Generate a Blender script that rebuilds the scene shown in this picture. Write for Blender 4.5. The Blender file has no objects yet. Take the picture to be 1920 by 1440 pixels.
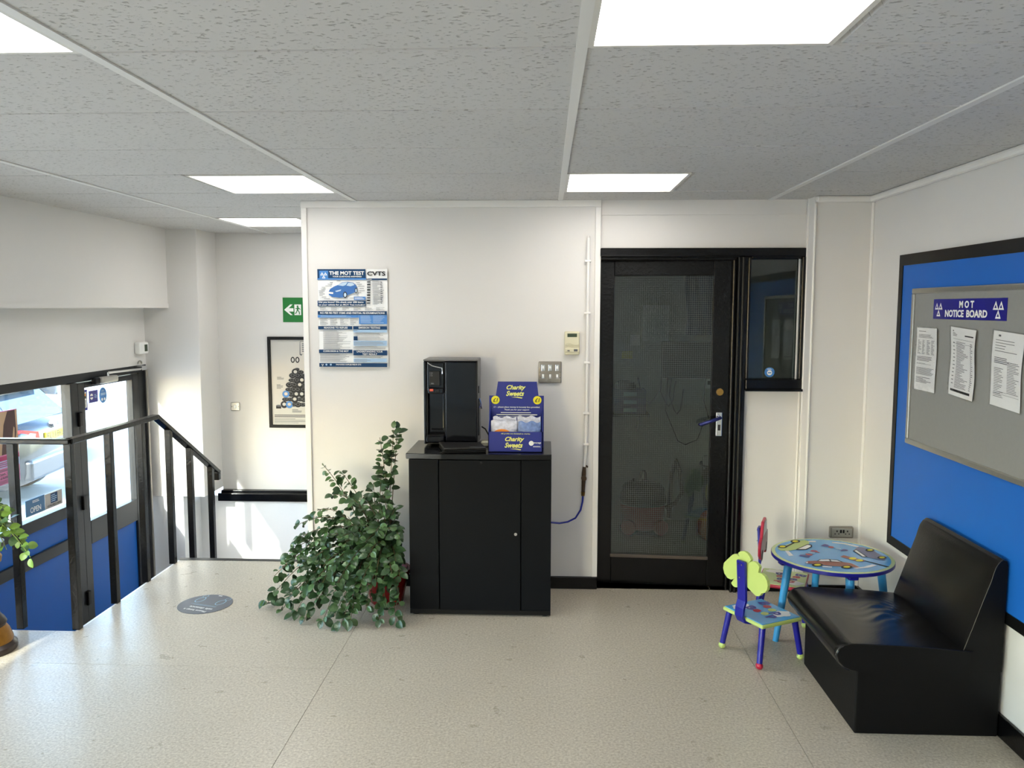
import bpy, bmesh, math, random
from mathutils import Vector, Matrix
random.seed(7)
S = bpy.context.scene
COL = S.collection
PI = math.pi

# ---------------------------------------------------------------- camera
FPX, YAW, PITCH, ROLL, HC = 1517.916, -0.0412, 0.0948, 0.0018, 1.6937
cy_, sy_, cp_, sp_ = math.cos(YAW), math.sin(YAW), math.cos(PITCH), math.sin(PITCH)
FW = Vector((sy_*cp_, cy_*cp_, -sp_)); R0 = Vector((cy_, -sy_, 0)); U0 = R0.cross(FW)
RT = R0*math.cos(ROLL) + U0*math.sin(ROLL); UP = U0*math.cos(ROLL) - R0*math.sin(ROLL)
cd = bpy.data.cameras.new('camera'); cam = bpy.data.objects.new('camera', cd); COL.objects.link(cam)
cd.sensor_width = 36; cd.lens = FPX*36/1920; cd.clip_start = 0.05; cd.clip_end = 300
cam.matrix_world = Matrix(((RT.x, UP.x, -FW.x, 0), (RT.y, UP.y, -FW.y, 0), (RT.z, UP.z, -FW.z, HC), (0, 0, 0, 1)))
S.camera = cam
def ray(x, y): return FW + RT*((x-960)/FPX) - UP*((y-720)/FPX)
def onZ(x, y, z): d = ray(x, y); t = (z-HC)/d.z; return Vector((d.x*t, d.y*t, z))
def onY(x, y, Y): d = ray(x, y); t = Y/d.y; return Vector((d.x*t, Y, HC+d.z*t))
def onX(x, y, X): d = ray(x, y); t = X/d.x; return Vector((X, d.y*t, HC+d.z*t))

# ---------------------------------------------------------------- light, sky, exposure
PANEL = 6.0
w = bpy.data.worlds.new('world'); S.world = w; w.use_nodes = True
nt = w.node_tree; bg = nt.nodes['Background']; sky = nt.nodes.new('ShaderNodeTexSky')
sky.sky_type = 'NISHITA'; sky.sun_disc = False; sky.sun_elevation = math.radians(30); sky.sun_rotation = math.radians(198)
nt.links.new(sky.outputs[0], bg.inputs[0]); bg.inputs[1].default_value = 1.6
sd = bpy.data.lights.new('sun', 'SUN'); so = bpy.data.objects.new('sun', sd); COL.objects.link(so)
sd.energy = 9.0; sd.angle = math.radians(0.8); sd.color = (1, 0.97, 0.92)
so.location = (-12, -8, 14)
so.rotation_euler = Vector((1.0, 3.0, -1.5)).to_track_quat('-Z', 'Y').to_euler()
S.view_settings.view_transform = 'Standard'; S.view_settings.look = 'None'
S.view_settings.exposure = 0.72; S.view_settings.gamma = 1.0; S.view_settings.use_curve_mapping = False

# ---------------------------------------------------------------- materials
def lin(c):
    if isinstance(c, str):
        c = tuple(int(c[i:i+2], 16)/255 for i in (0, 2, 4))
    return tuple(((v/12.92) if v <= 0.04045 else ((v+0.055)/1.055)**2.4) for v in c) + (1,)
def mat(name, col, rough=0.5, metal=0.0, spec=0.5, coat=0.0, var=None, bump=None, rvar=None, emit=0.0, sub=0.0):
    """var=(scale, amount) mottles the colour; bump=(scale, strength, dist); rvar=(scale, amount) mottles the gloss"""
    m = bpy.data.materials.new(name); m.use_nodes = True; n = m.node_tree.nodes; L = m.node_tree.links
    p = n['Principled BSDF']; c = lin(col)
    p.inputs['Base Color'].default_value = c; p.inputs['Roughness'].default_value = rough
    p.inputs['Metallic'].default_value = metal; p.inputs['Specular IOR Level'].default_value = spec
    p.inputs['Coat Weight'].default_value = coat; p.inputs['Coat Roughness'].default_value = 0.08
    if emit: p.inputs['Emission Color'].default_value = c; p.inputs['Emission Strength'].default_value = emit
    geo = n.new('ShaderNodeTexCoord') if (var or bump or rvar) else None
    def noise(sc, det=3):
        t = n.new('ShaderNodeTexNoise'); t.inputs['Scale'].default_value = sc; t.inputs['Detail'].default_value = det
        L.new(geo.outputs['Object'], t.inputs['Vector']); return t
    if var:
        t = noise(var[0]); mx = n.new('ShaderNodeMix'); mx.data_type = 'RGBA'
        a = var[1]; mx.inputs['A'].default_value = tuple(v*(1-a) for v in c[:3])+(1,); mx.inputs['B'].default_value = tuple(min(1, v*(1+a)) for v in c[:3])+(1,)
        L.new(t.outputs['Fac'], mx.inputs['Factor']); L.new(mx.outputs['Result'], p.inputs['Base Color'])
    if bump:
        t = noise(bump[0], 4); b = n.new('ShaderNodeBump'); b.inputs['Strength'].default_value = bump[1]; b.inputs['Distance'].default_value = bump[2]
        L.new(t.outputs['Fac'], b.inputs['Height']); L.new(b.outputs['Normal'], p.inputs['Normal'])
    if rvar:
        t = noise(rvar[0]); mr = n.new('ShaderNodeMapRange'); mr.inputs['To Min'].default_value = max(0.02, rough-rvar[1]); mr.inputs['To Max'].default_value = rough+rvar[1]
        L.new(t.outputs['Fac'], mr.inputs['Value']); L.new(mr.outputs['Result'], p.inputs['Roughness'])
    return m
def glass_mat(name, tint, refl=1.0, rough=0.0):
    m = bpy.data.materials.new(name); m.use_nodes = True; n = m.node_tree.nodes; L = m.node_tree.links
    n.remove(n['Principled BSDF']); out = n['Material Output']
    tr = n.new('ShaderNodeBsdfTransparent'); tr.inputs[0].default_value = lin(tint)
    gl = n.new('ShaderNodeBsdfGlossy'); gl.inputs['Roughness'].default_value = rough
    fr = n.new('ShaderNodeFresnel'); gg = n.new('ShaderNodeNewGeometry'); mr = n.new('ShaderNodeMapRange')     # same reflectance on both faces of a thin pane
    mr.inputs['To Min'].default_value = 1.5; mr.inputs['To Max'].default_value = 1/1.5; L.new(gg.outputs['Backfacing'], mr.inputs['Value']); L.new(mr.outputs[0], fr.inputs['IOR'])
    mu = n.new('ShaderNodeMath'); mu.operation = 'MULTIPLY'; mu.inputs[1].default_value = refl
    mx = n.new('ShaderNodeMixShader'); L.new(fr.outputs[0], mu.inputs[0]); L.new(mu.outputs[0], mx.inputs[0])
    L.new(tr.outputs[0], mx.inputs[1]); L.new(gl.outputs[0], mx.inputs[2]); L.new(mx.outputs[0], out.inputs[0])
    return m
M = {}
M['wall'] = mat('white_wall_paint', 'dddad6', 0.45, var=(2.5, 0.025), bump=(35, 0.12, 0.004))
M['wallgloss'] = mat('white_gloss_paint', 'e8e8e8', 0.22, bump=(14, 0.15, 0.006))
M['trimw'] = mat('white_trim_paint', 'eae7e2', 0.35)
M['blackgloss'] = mat('black_gloss_paint', '050506', 0.22, spec=0.3, bump=(60, 0.25, 0.004))
M['blackdull'] = mat('black_satin_paint', '0a0a0b', 0.4, spec=0.25, var=(20, 0.3))
M['frame'] = mat('dark_grey_aluminium', '1b1e21', 0.35, spec=0.3)
M['blue'] = mat('blue_panel', '1b66c0', 0.45, spec=0.3, var=(1.5, 0.04))
M['bluepanel'] = mat('blue_infill_panel', '1358aa', 0.4, spec=0.2)
M['black'] = mat('black_melamine', '080b0f', 0.5, spec=0.12, var=(6, 0.12))
M['blacktop'] = mat('black_polished_top', '08090b', 0.18, spec=0.35)
M['pblack'] = mat('black_piano_plastic', '04050a', 0.08, spec=0.35)
M['pdark'] = mat('black_plastic', '0a0b0d', 0.3, spec=0.3)
M['rubber'] = mat('black_rubber', '0d0d0d', 0.6)
M['leather'] = mat('black_leatherette', '040405', 0.25, spec=0.5, bump=(140, 0.12, 0.002), rvar=(3, 0.015))
M['leatherside'] = mat('black_vinyl_side', '060607', 0.5, spec=0.2, bump=(140, 0.12, 0.002))
M['foldertop'] = mat('worn_black_leather', '1c1b1a', 0.45, spec=0.4, bump=(120, 0.2, 0.002))
M['steel'] = mat('brushed_steel', '9a948c', 0.35, metal=0.9)
M['alu'] = mat('satin_aluminium', 'b9b8b2', 0.32, metal=0.85)
M['chrome'] = mat('chrome', 'd8d8d8', 0.12, metal=1.0)
M['brass'] = mat('brass', 'a8844a', 0.28, metal=1.0)
M['rust'] = mat('tarnished_valve', '4a3a2c', 0.55, metal=0.6, var=(40, 0.4))
M['cream'] = mat('cream_plastic', 'd9d2b4', 0.4)
M['white'] = mat('white_plastic', 'eeeeea', 0.35)
M['paper'] = mat('white_paper', 'f0f0ee', 0.5)
M['sleeve'] = glass_mat('plastic_sleeve', 'ffffff', 1.6, 0.12)
M['ink'] = mat('black_ink', '1a1a1c', 0.6)
M['inkg'] = mat('grey_ink', '8b8d90', 0.6)
M['inkm'] = mat('mid_grey_ink', '5a5c60', 0.6)
M['lcd'] = mat('lcd_glass', '3d4a38', 0.2)
M['felt'] = mat('grey_felt', '8b8b88', 0.85, var=(60, 0.05), bump=(300, 0.3, 0.001))
M['signblue'] = mat('royal_blue_print', '1d1c86', 0.3)
M['green'] = mat('exit_green', '14742c', 0.45)
M['navy'] = mat('poster_navy', '113c63', 0.5, spec=0.2)
M['pblue'] = mat('poster_blue', '3f7fc4', 0.4)
M['lblue'] = mat('poster_light_blue', '9dbcd9', 0.4)
M['carblue'] = mat('poster_car_blue', '2a68ae', 0.4)
M['carpale'] = mat('poster_car_glass', 'b9cfe0', 0.4)
M['yellow'] = mat('yellow_print', 'e8dc22', 0.45)
M['lemon'] = mat('lemon_lettering', 'e6e57a', 0.45)
M['boxblue'] = mat('blue_card', '14247e', 0.4)
M['orange'] = mat('orange_print', 'f0912c', 0.3)
M['film'] = mat('clear_sweet_film', 'c9cbd6', 0.12, coat=0.6, var=(60, 0.4), bump=(45, 0.8, 0.01))
M['filmblue'] = mat('blue_sweet_film', '6f86b6', 0.12, coat=0.6, var=(45, 0.7), bump=(45, 0.8, 0.01))
M['stem'] = mat('plant_stem', '5c4a30', 0.6)
M['stemg'] = mat('green_stem', '7c9140', 0.6)
M['leaf'] = mat('dark_green_leaf', '2c4627', 0.3, var=(25, 0.35), bump=(60, 0.5, 0.004))
M['leaf2'] = mat('mid_green_leaf', '47643a', 0.3, var=(25, 0.3), bump=(60, 0.5, 0.004))
M['leaf3'] = mat('young_leaf', '6f8f3c', 0.4, var=(25, 0.25))
M['redpot'] = mat('red_glazed_pot', '7c1414', 0.25)
M['soil'] = mat('potting_soil', '2a1d14', 0.9, bump=(80, 0.8, 0.01))
M['gold'] = mat('gold_leaf_plaster', '9a6a24', 0.35, metal=0.5, var=(30, 0.4))
M['ebony'] = mat('dark_brown_plaster', '24150f', 0.3, var=(20, 0.3))
M['sticker'] = mat('grey_floor_vinyl', '62656c', 0.35)
M['stickblue'] = mat('pale_blue_print', '9cc4dc', 0.5)
M['lime'] = mat('lime_paint', 'b8cb74', 0.4, var=(18, 0.05))
M['kblue'] = mat('kids_navy_paint', '1a1a8c', 0.28)
M['ksky'] = mat('kids_sky_blue', '5da5d8', 0.22)
M['kleg'] = mat('kids_leg_blue', '3d9ad6', 0.3)
M['kred'] = mat('kids_red_paint', 'b2223c', 0.28)
M['kpale'] = mat('kids_pale_green', 'c6d496', 0.3)
M['kmaroon'] = mat('kids_maroon', '8c3a30', 0.3)
M['kslate'] = mat('kids_slate', '4e5684', 0.3)
M['kgrey'] = mat('kids_grey_red', 'a07a80', 0.35)
M['glass'] = glass_mat('clear_glass', 'f4f8f6')
M['wired'] = glass_mat('wired_glass', 'cdd6d4', 1.4)
M['wire'] = mat('wire_in_glass', '7c8484', 0.4, metal=0.3)
M['diffuser'] = mat('light_diffuser', 'fffbf6', 0.5, emit=PANEL)
M['lightframe'] = mat('light_frame', 'd8d4cc', 0.4)
M['bar'] = mat('ceiling_bar_white', 'dedcd8', 0.45)
M['void'] = mat('ceiling_void', '35332f', 0.8)
M['concrete'] = mat('forecourt_concrete', 'bfbdb8', 0.8, var=(3, 0.08))
M['render'] = mat('pale_render', 'd8d5cf', 0.8)
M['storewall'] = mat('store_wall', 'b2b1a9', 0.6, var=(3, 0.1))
M['cable'] = mat('black_cable', '0a0a0c', 0.45)
M['bluehose'] = mat('blue_hose', '1f2c96', 0.35)
M['vacred'] = mat('vacuum_red', 'b0141c', 0.3)
M['pink'] = mat('pink_print', 'd77fae', 0.5)
M['pinkd'] = mat('magenta_print', 'b83a6c', 0.5)
M['skin'] = mat('sepia_print', 'c8a684', 0.5)
M['hair'] = mat('dark_brown_print', '4b2e2e', 0.5)
M['lav'] = mat('lavender_print', 'a9b4dc', 0.5)
M['plate'] = mat('yellow_plate', 'f0c81c', 0.4)
M['tail'] = mat('red_lens', 'c8141c', 0.15)
M['openblue'] = mat('open_sign_blue', '3c6f98', 0.45)
M['greycard'] = mat('grey_card', 'b5aea6', 0.5)
M['wheel'] = mat('alloy_wheel', '8a8c90', 0.3, metal=0.7)
M['carglass'] = mat('car_glass', '46586a', 0.05, coat=0.5)

def tile_mat():
    m = bpy.data.materials.new('fissured_ceiling_tile'); m.use_nodes = True; n = m.node_tree.nodes; L = m.node_tree.links
    p = n['Principled BSDF']; p.inputs['Roughness'].default_value = 0.85
    g = n.new('ShaderNodeNewGeometry'); mp = n.new('ShaderNodeMapping'); mp.inputs['Scale'].default_value = (60, 105, 1)
    mp.inputs['Rotation'].default_value = (0, 0, 0.8)
    L.new(g.outputs['Position'], mp.inputs['Vector'])
    t = n.new('ShaderNodeTexNoise'); t.inputs['Scale'].default_value = 1.0; t.inputs['Detail'].default_value = 2; L.new(mp.outputs[0], t.inputs['Vector'])
    r = n.new('ShaderNodeMapRange'); r.inputs['From Min'].default_value = 0.6; r.inputs['From Max'].default_value = 0.7; L.new(t.outputs['Fac'], r.inputs['Value'])
    mp2 = n.new('ShaderNodeMapping'); mp2.inputs['Scale'].default_value = (1.3, 1.3, 1.3); L.new(g.outputs['Position'], mp2.inputs['Vector'])
    t2 = n.new('ShaderNodeTexNoise'); t2.inputs['Scale'].default_value = 1.0; L.new(mp2.outputs[0], t2.inputs['Vector'])
    c0 = n.new('ShaderNodeMix'); c0.data_type = 'RGBA'; c0.inputs['A'].default_value = lin('c6c3c0'); c0.inputs['B'].default_value = lin('cfcdca'); L.new(t2.outputs['Fac'], c0.inputs['Factor'])
    c1 = n.new('ShaderNodeMix'); c1.data_type = 'RGBA'; c1.inputs['B'].default_value = lin('a5a29d'); L.new(c0.outputs['Result'], c1.inputs['A']); L.new(r.outputs['Result'], c1.inputs['Factor'])
    L.new(c1.outputs['Result'], p.inputs['Base Color'])
    b = n.new('ShaderNodeBump'); b.invert = True; b.inputs['Strength'].default_value = 0.6; b.inputs['Distance'].default_value = 0.003
    L.new(r.outputs['Result'], b.inputs['Height']); L.new(b.outputs['Normal'], p.inputs['Normal'])
    return m
M['tile'] = tile_mat()
def floor_mat():
    m = bpy.data.materials.new('speckled_vinyl'); m.use_nodes = True; n = m.node_tree.nodes; L = m.node_tree.links
    p = n['Principled BSDF']; g = n.new('ShaderNodeNewGeometry')
    def nz(sc, det, rough=0.5):
        t = n.new('ShaderNodeTexNoise'); t.inputs['Scale'].default_value = sc; t.inputs['Detail'].default_value = det; t.inputs['Roughness'].default_value = rough
        L.new(g.outputs['Position'], t.inputs['Vector']); return t
    a = nz(95, 4, 0.7); b = nz(2.2, 3)
    r = n.new('ShaderNodeValToRGB'); r.color_ramp.elements[0].position = 0.33; r.color_ramp.elements[0].color = lin('a89c89'); r.color_ramp.elements[1].position = 0.68; r.color_ramp.elements[1].color = lin('d8cfbc')
    L.new(a.outputs['Fac'], r.inputs['Fac'])
    mx = n.new('ShaderNodeMix'); mx.data_type = 'RGBA'; mx.blend_type = 'MULTIPLY'; mx.inputs['Factor'].default_value = 0.35
    r2 = n.new('ShaderNodeValToRGB'); r2.color_ramp.elements[0].color = (0.72, 0.7, 0.68, 1); r2.color_ramp.elements[1].color = (1.1, 1.1, 1.1, 1); L.new(b.outputs['Fac'], r2.inputs['Fac'])
    L.new(r.outputs[0], mx.inputs['A']); L.new(r2.outputs[0], mx.inputs['B']); L.new(mx.outputs['Result'], p.inputs['Base Color'])
    c = nz(9, 4, 0.6); mr = n.new('ShaderNodeMapRange'); mr.inputs['To Min'].default_value = 0.2; mr.inputs['To Max'].default_value = 0.42; L.new(c.outputs['Fac'], mr.inputs['Value']); L.new(mr.outputs[0], p.inputs['Roughness'])
    bp = n.new('ShaderNodeBump'); bp.inputs['Strength'].default_value = 0.12; bp.inputs['Distance'].default_value = 0.01; d = nz(14, 3); L.new(d.outputs['Fac'], bp.inputs['Height']); L.new(bp.outputs[0], p.inputs['Normal'])
    return m
M['vinyl'] = floor_mat()

# ---------------------------------------------------------------- mesh helpers
class MB:
    def __init__(s): s.v = []; s.f = []; s.m = []; s.sm = []
    def add(s, vs, fs, m=0, smooth=False):
        b = len(s.v); s.v += [tuple(v) for v in vs]
        for f in fs: s.f.append([b+i for i in f]); s.m.append(m); s.sm.append(smooth)
    def box(s, x0, y0, z0, x1, y1, z1, m=0):
        x0, x1 = sorted((x0, x1)); y0, y1 = sorted((y0, y1)); z0, z1 = sorted((z0, z1))
        s.add([(x0,y0,z0),(x1,y0,z0),(x1,y1,z0),(x0,y1,z0),(x0,y0,z1),(x1,y0,z1),(x1,y1,z1),(x0,y1,z1)],
              [(0,3,2,1),(4,5,6,7),(0,1,5,4),(1,2,6,5),(2,3,7,6),(3,0,4,7)], m); return s
    def obox(s, c, size, rot=None, m=0):
        hx, hy, hz = (v/2 for v in size); Rm = rot or Matrix.Identity(3); c = Vector(c)
        s.add([c + Rm @ Vector(p) for p in [(-hx,-hy,-hz),(hx,-hy,-hz),(hx,hy,-hz),(-hx,hy,-hz),(-hx,-hy,hz),(hx,-hy,hz),(hx,hy,hz),(-hx,hy,hz)]],
              [(0,3,2,1),(4,5,6,7),(0,1,5,4),(1,2,6,5),(2,3,7,6),(3,0,4,7)], m); return s
    def tube(s, pts, r, n=8, m=0, caps=True, sm=True):
        pts = [Vector(p) for p in pts]; rs = r if isinstance(r, (list, tuple)) else [r]*len(pts)
        t0 = (pts[1]-pts[0]).normalized(); a = Vector((0,0,1)) if abs(t0.z) < 0.9 else Vector((1,0,0))
        u = t0.cross(a).normalized(); vs = []
        for i, p in enumerate(pts):
            t = ((pts[min(i+1, len(pts)-1)]) - pts[max(i-1, 0)]).normalized()
            u = (u - t*u.dot(t)).normalized(); w_ = t.cross(u)
            for k in range(n):
                an = 2*PI*k/n; vs.append(p + (u*math.cos(an) + w_*math.sin(an))*rs[i])
        fs = [(i*n+k, i*n+(k+1) % n, (i+1)*n+(k+1) % n, (i+1)*n+k) for i in range(len(pts)-1) for k in range(n)]
        s.add(vs, fs, m, sm)
        if caps:
            b = len(s.v)-len(vs)
            s.f += [[b+k for k in reversed(range(n))], [b+(len(pts)-1)*n+k for k in range(n)]]; s.m += [m, m]; s.sm += [False, False]
        return s
    def cyl(s, p0, p1, r0, r1=None, n=16, m=0): return s.tube([p0, p1], [r0, r0 if r1 is None else r1], n, m)
    def lathe(s, prof, n=24, c=(0,0,0), m=0, sm=True):
        c = Vector(c); vs = [c+Vector((r*math.cos(2*PI*k/n), r*math.sin(2*PI*k/n), z)) for r, z in prof for k in range(n)]
        s.add(vs, [(i*n+k, i*n+(k+1) % n, (i+1)*n+(k+1) % n, (i+1)*n+k) for i in range(len(prof)-1) for k in range(n)], m, sm)
        b = len(s.v)-len(vs)
        s.f += [[b+k for k in reversed(range(n))], [b+(len(prof)-1)*n+k for k in range(n)]]; s.m += [m, m]; s.sm += [False, False]; return s
    def prism(s, pts, off, m=0, sm=False):
        """pts: 3D polygon, extruded by off"""
        pts = [Vector(p) for p in pts]; off = Vector(off); n = len(pts); b = len(s.v)
        s.v += [tuple(p) for p in pts] + [tuple(p+off) for p in pts]
        nrm = sum(((pts[i]-pts[0]).cross(pts[(i+1) % n]-pts[0]) for i in range(1, n)), Vector())
        fl = nrm.dot(off) > 0
        fr, bk = [b+i for i in range(n)], [b+n+i for i in range(n)]
        s.f.append(fr[::-1] if fl else fr); s.f.append(bk if fl else bk[::-1]); s.m += [m, m]; s.sm += [False, False]
        for i in range(n):
            j = (i+1) % n; q = [b+i, b+j, b+n+j, b+n+i]; s.f.append(q if fl else q[::-1]); s.m.append(m); s.sm.append(sm)
        return s
    def poly(s, pts, m=0): b = len(s.v); s.v += [tuple(p) for p in pts]; s.f.append([b+i for i in range(len(pts))]); s.m.append(m); s.sm.append(False); return s
    def sph(s, c, r, nu=16, nv=10, m=0, fn=None):
        c = Vector(c); r = (r, r, r) if not isinstance(r, (tuple, list)) else r; vs = []
        for j in range(nv+1):
            th = PI*j/nv
            for i in range(nu):
                ph = 2*PI*i/nu; d = Vector((math.sin(th)*math.cos(ph), math.sin(th)*math.sin(ph), math.cos(th)))
                k = fn(d) if fn else 1; vs.append(c + Vector((d.x*r[0]*k, d.y*r[1]*k, d.z*r[2]*k)))
        s.add(vs, [(j*nu+i, (j+1)*nu+i, (j+1)*nu+(i+1) % nu, j*nu+(i+1) % nu) for j in range(nv) for i in range(nu)], m, True); return s
    def grid(s, fn, nu, nv, m=0, sm=True):
        vs = [fn(i/nu, j/nv) for j in range(nv+1) for i in range(nu+1)]
        s.add(vs, [(j*(nu+1)+i, j*(nu+1)+i+1, (j+1)*(nu+1)+i+1, (j+1)*(nu+1)+i) for j in range(nv) for i in range(nu)], m, sm); return s
    # flat print on a frame F = (origin, U, V, N)
    def rect(s, F, u0, v0, u1, v1, d=0.001, m=0): return s.poly([P3(F, u0, v0, d), P3(F, u1, v0, d), P3(F, u1, v1, d), P3(F, u0, v1, d)], m)
    def fpoly(s, F, pts, d=0.001, m=0): return s.poly([P3(F, u, v, d) for u, v in pts], m)
    def disc(s, F, u, v, ru, rv=None, d=0.001, m=0, n=24, a0=0, a1=2*PI): rv = rv or ru; return s.fpoly(F, [(u+ru*math.cos(a0+(a1-a0)*k/n), v+rv*math.sin(a0+(a1-a0)*k/n)) for k in range(n)], d, m)
    def bars(s, F, u0, v0, u1, v1, n, m=0, d=0.001, fill=0.45, lo=0.45, seed=1):
        r = random.Random(seed); st = (v1-v0)/n
        for k in range(n):
            wd = (u1-u0)*r.uniform(lo, 1); s.rect(F, u0, v1-(k+1)*st+st*(1-fill)/2, u0+wd, v1-k*st-st*(1-fill)/2, d, m)
        return s
    def text(s, F, body, u0, v0, wd, ht, d=0.0015, m=0, bold=0.0, shear=0.0):
        vs, fs = text_mesh(body, bold, shear)
        if not vs: return s
        x0 = min(v[0] for v in vs); x1 = max(v[0] for v in vs); y0 = min(v[1] for v in vs); y1 = max(v[1] for v in vs)
        s.add([P3(F, u0+(v[0]-x0)/(x1-x0)*wd, v0+(v[1]-y0)/(y1-y0)*ht, d) for v in vs], fs, m); return s
    def build(s, name, mats, parent=None, origin=None, bevel=0.0, seg=2, ang=35, local=False, smooth=None):
        if not isinstance(mats, (list, tuple)): mats = [mats]
        me = bpy.data.meshes.new(name)
        o0 = Vector(origin) if origin is not None else (WL[parent.name] if (parent is not None and not local) else Vector((0,0,0)))
        me.from_pydata([tuple(Vector(v)-o0) for v in s.v], [], s.f)
        for m_ in mats: me.materials.append(M[m_] if isinstance(m_, str) else m_)
        me.polygons.foreach_set('material_index', s.m)
        me.polygons.foreach_set('use_smooth', s.sm if smooth is None else [smooth]*len(s.f))
        me.update()
        if any(s.sm) or smooth: me.set_sharp_from_angle(angle=math.radians(ang))
        o = bpy.data.objects.new(name, me); COL.objects.link(o)
        if parent is not None: o.parent = parent
        elif origin is not None: o.location = o0
        WL[o.name] = o0
        if bevel:
            b = o.modifiers.new('bevel', 'BEVEL'); b.width = bevel; b.segments = seg; b.limit_method = 'ANGLE'; b.angle_limit = math.radians(40); b.harden_normals = False
        return o
WL = {}
def P3(F, u, v, d=0): return F[0] + F[1]*u + F[2]*v + F[3]*d
_tc = {}
def text_mesh(body, bold=0.0, shear=0.0):
    k = (body, bold, shear)
    if k in _tc: return _tc[k]
    cu = bpy.data.curves.new('lettering', 'FONT'); cu.body = body; cu.size = 1; cu.offset = bold; cu.shear = shear; cu.resolution_u = 3; cu.fill_mode = 'FRONT'
    o = bpy.data.objects.new('lettering_tmp', cu); me = bpy.data.meshes.new_from_object(o)
    r = ([tuple(v.co) for v in me.vertices], [list(p.vertices) for p in me.polygons])
    bpy.data.objects.remove(o); bpy.data.curves.remove(cu); bpy.data.meshes.remove(me); _tc[k] = r; return r
X_, Y_, Z_ = Vector((1,0,0)), Vector((0,1,0)), Vector((0,0,1))
def Fback(x, z, y): return (Vector((x, y, z)), X_, Z_, -Y_)           # faces the camera (-Y)
def Fright(y, z, x): return (Vector((x, y, z)), -Y_, Z_, -X_)         # on the right wall, faces -X
def Fleft(y, z, x): return (Vector((x, y, z)), Y_, Z_, X_)            # on the left wall, faces +X
def Ffloor(x, y, z, a=0): u = Vector((math.cos(a), math.sin(a), 0)); return (Vector((x, y, z)), u, Vector((-u.y, u.x, 0)), Z_)
def tag(o, label=None, cat=None, group=None, kind=None):
    if label: o['label'] = label
    if cat: o['category'] = cat
    if group: o['group'] = group
    if kind: o['kind'] = kind
    return o
def thing(name, loc, label, cat, group=None, rz=0.0):
    o = bpy.data.objects.new(name, None); COL.objects.link(o); o.location = loc; o.rotation_euler = (0, 0, rz); o.empty_display_size = 0.1
    WL[o.name] = Vector(loc); return tag(o, label, cat, group)
def struct(name, label, loc=(0,0,0)):
    o = bpy.data.objects.new(name, None); COL.objects.link(o); o.location = loc; o.empty_display_size = 0.1; WL[o.name] = Vector(loc)
    return tag(o, label, None, None, 'structure')
def SB(name, mat_, label, *boxes, bevel=0.0):
    b = MB()
    for q in boxes: b.box(*q)
    return tag(b.build(name, mat_, bevel=bevel), label, kind='structure')
def tri_logo(b, F, u, v, h, m, d=0.0015, hole=None):
    """three warning triangles stacked two over one; hole = material of the inside"""
    s_ = h*0.5
    for cu, cv in ((-s_*0.56, s_*0.0), (s_*0.56, 0), (0, -s_)):
        b.fpoly(F, [(u+cu-s_*0.58, v+cv), (u+cu+s_*0.58, v+cv), (u+cu, v+cv+s_)], d, m)
        b.fpoly(F, [(u+cu-s_*0.25, v+cv+s_*0.2), (u+cu+s_*0.25, v+cv+s_*0.2), (u+cu, v+cv+s_*0.62)], d+0.0006, hole)

# ================================================================ STRUCTURE
CZ, XR, XL, YB, YS = 2.31, 1.82, -3.25, 4.775, 6.83       # ceiling, right wall, left wall, back partition, stairwell wall
YF = -4.6                                                 # wall behind the camera
LZ = -0.76                                                # landing level at the entrance
EX, EY0, EY1 = -2.44, 4.0, 5.23                           # platform edges beside the stairwell
# floor: slab + vinyl sheets with open seams
fl = MB().box(XL, YF, -0.2, XR+0.15, EY0, -0.004).box(EX, EY0, -0.2, XR+0.15, EY1, -0.004).box(EX, EY0, LZ, EX+0.08, EY1, -0.2).box(XL, EY0-0.08, LZ, EX+0.08, EY0, -0.2).box(EX, EY1-0.05, LZ, -1.4, EY1, -0.2).build('floor', 'render')
tag(fl, 'raised floor of speckled grey beige vinyl sheet with visible seams', kind='structure')
g = 0.0012
def sheet(*boxes):
    b = MB()
    for q in boxes: b.box(*q)
    b.build('vinyl_sheet', 'vinyl', fl)
sheet((XL, YF, -0.004, -1.0-g, 3.62-g, 0))
sheet((XL, 3.62+g, -0.004, -1.0-g, EY0, 0), (EX, EY0, -0.004, -1.0-g, EY1-0.03, 0))
sheet((-1.0+g, YF, -0.004, 1.0-g, EY1-0.03, 0))
sheet((1.0+g, YF, -0.004, XR, EY1-0.03, 0))
MB().box(EX-0.012, EY1-0.03, -0.035, -1.4, EY1+0.012, 0.003).build('edge_nosing', 'frame', fl)
MB().box(EX-0.012, EY0, -0.03, EX, EY1, 0.0).build('edge_strip', 'trimw', fl)
lf = SB('floor_landing', 'concrete', 'lower entrance landing floor at street level', (XL, 3.9, LZ-0.1, -1.4, YS+0.1, LZ))
st = struct('stairs', 'flight of stairs going down from the raised floor to the entrance', (EX, EY1, LZ))
for k in range(3):
    MB().box(EX, EY1+0.28*k, LZ, -1.43, EY1+0.28*(k+1), -0.19*(k+1)).build('step', 'vinyl', st)
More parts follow.
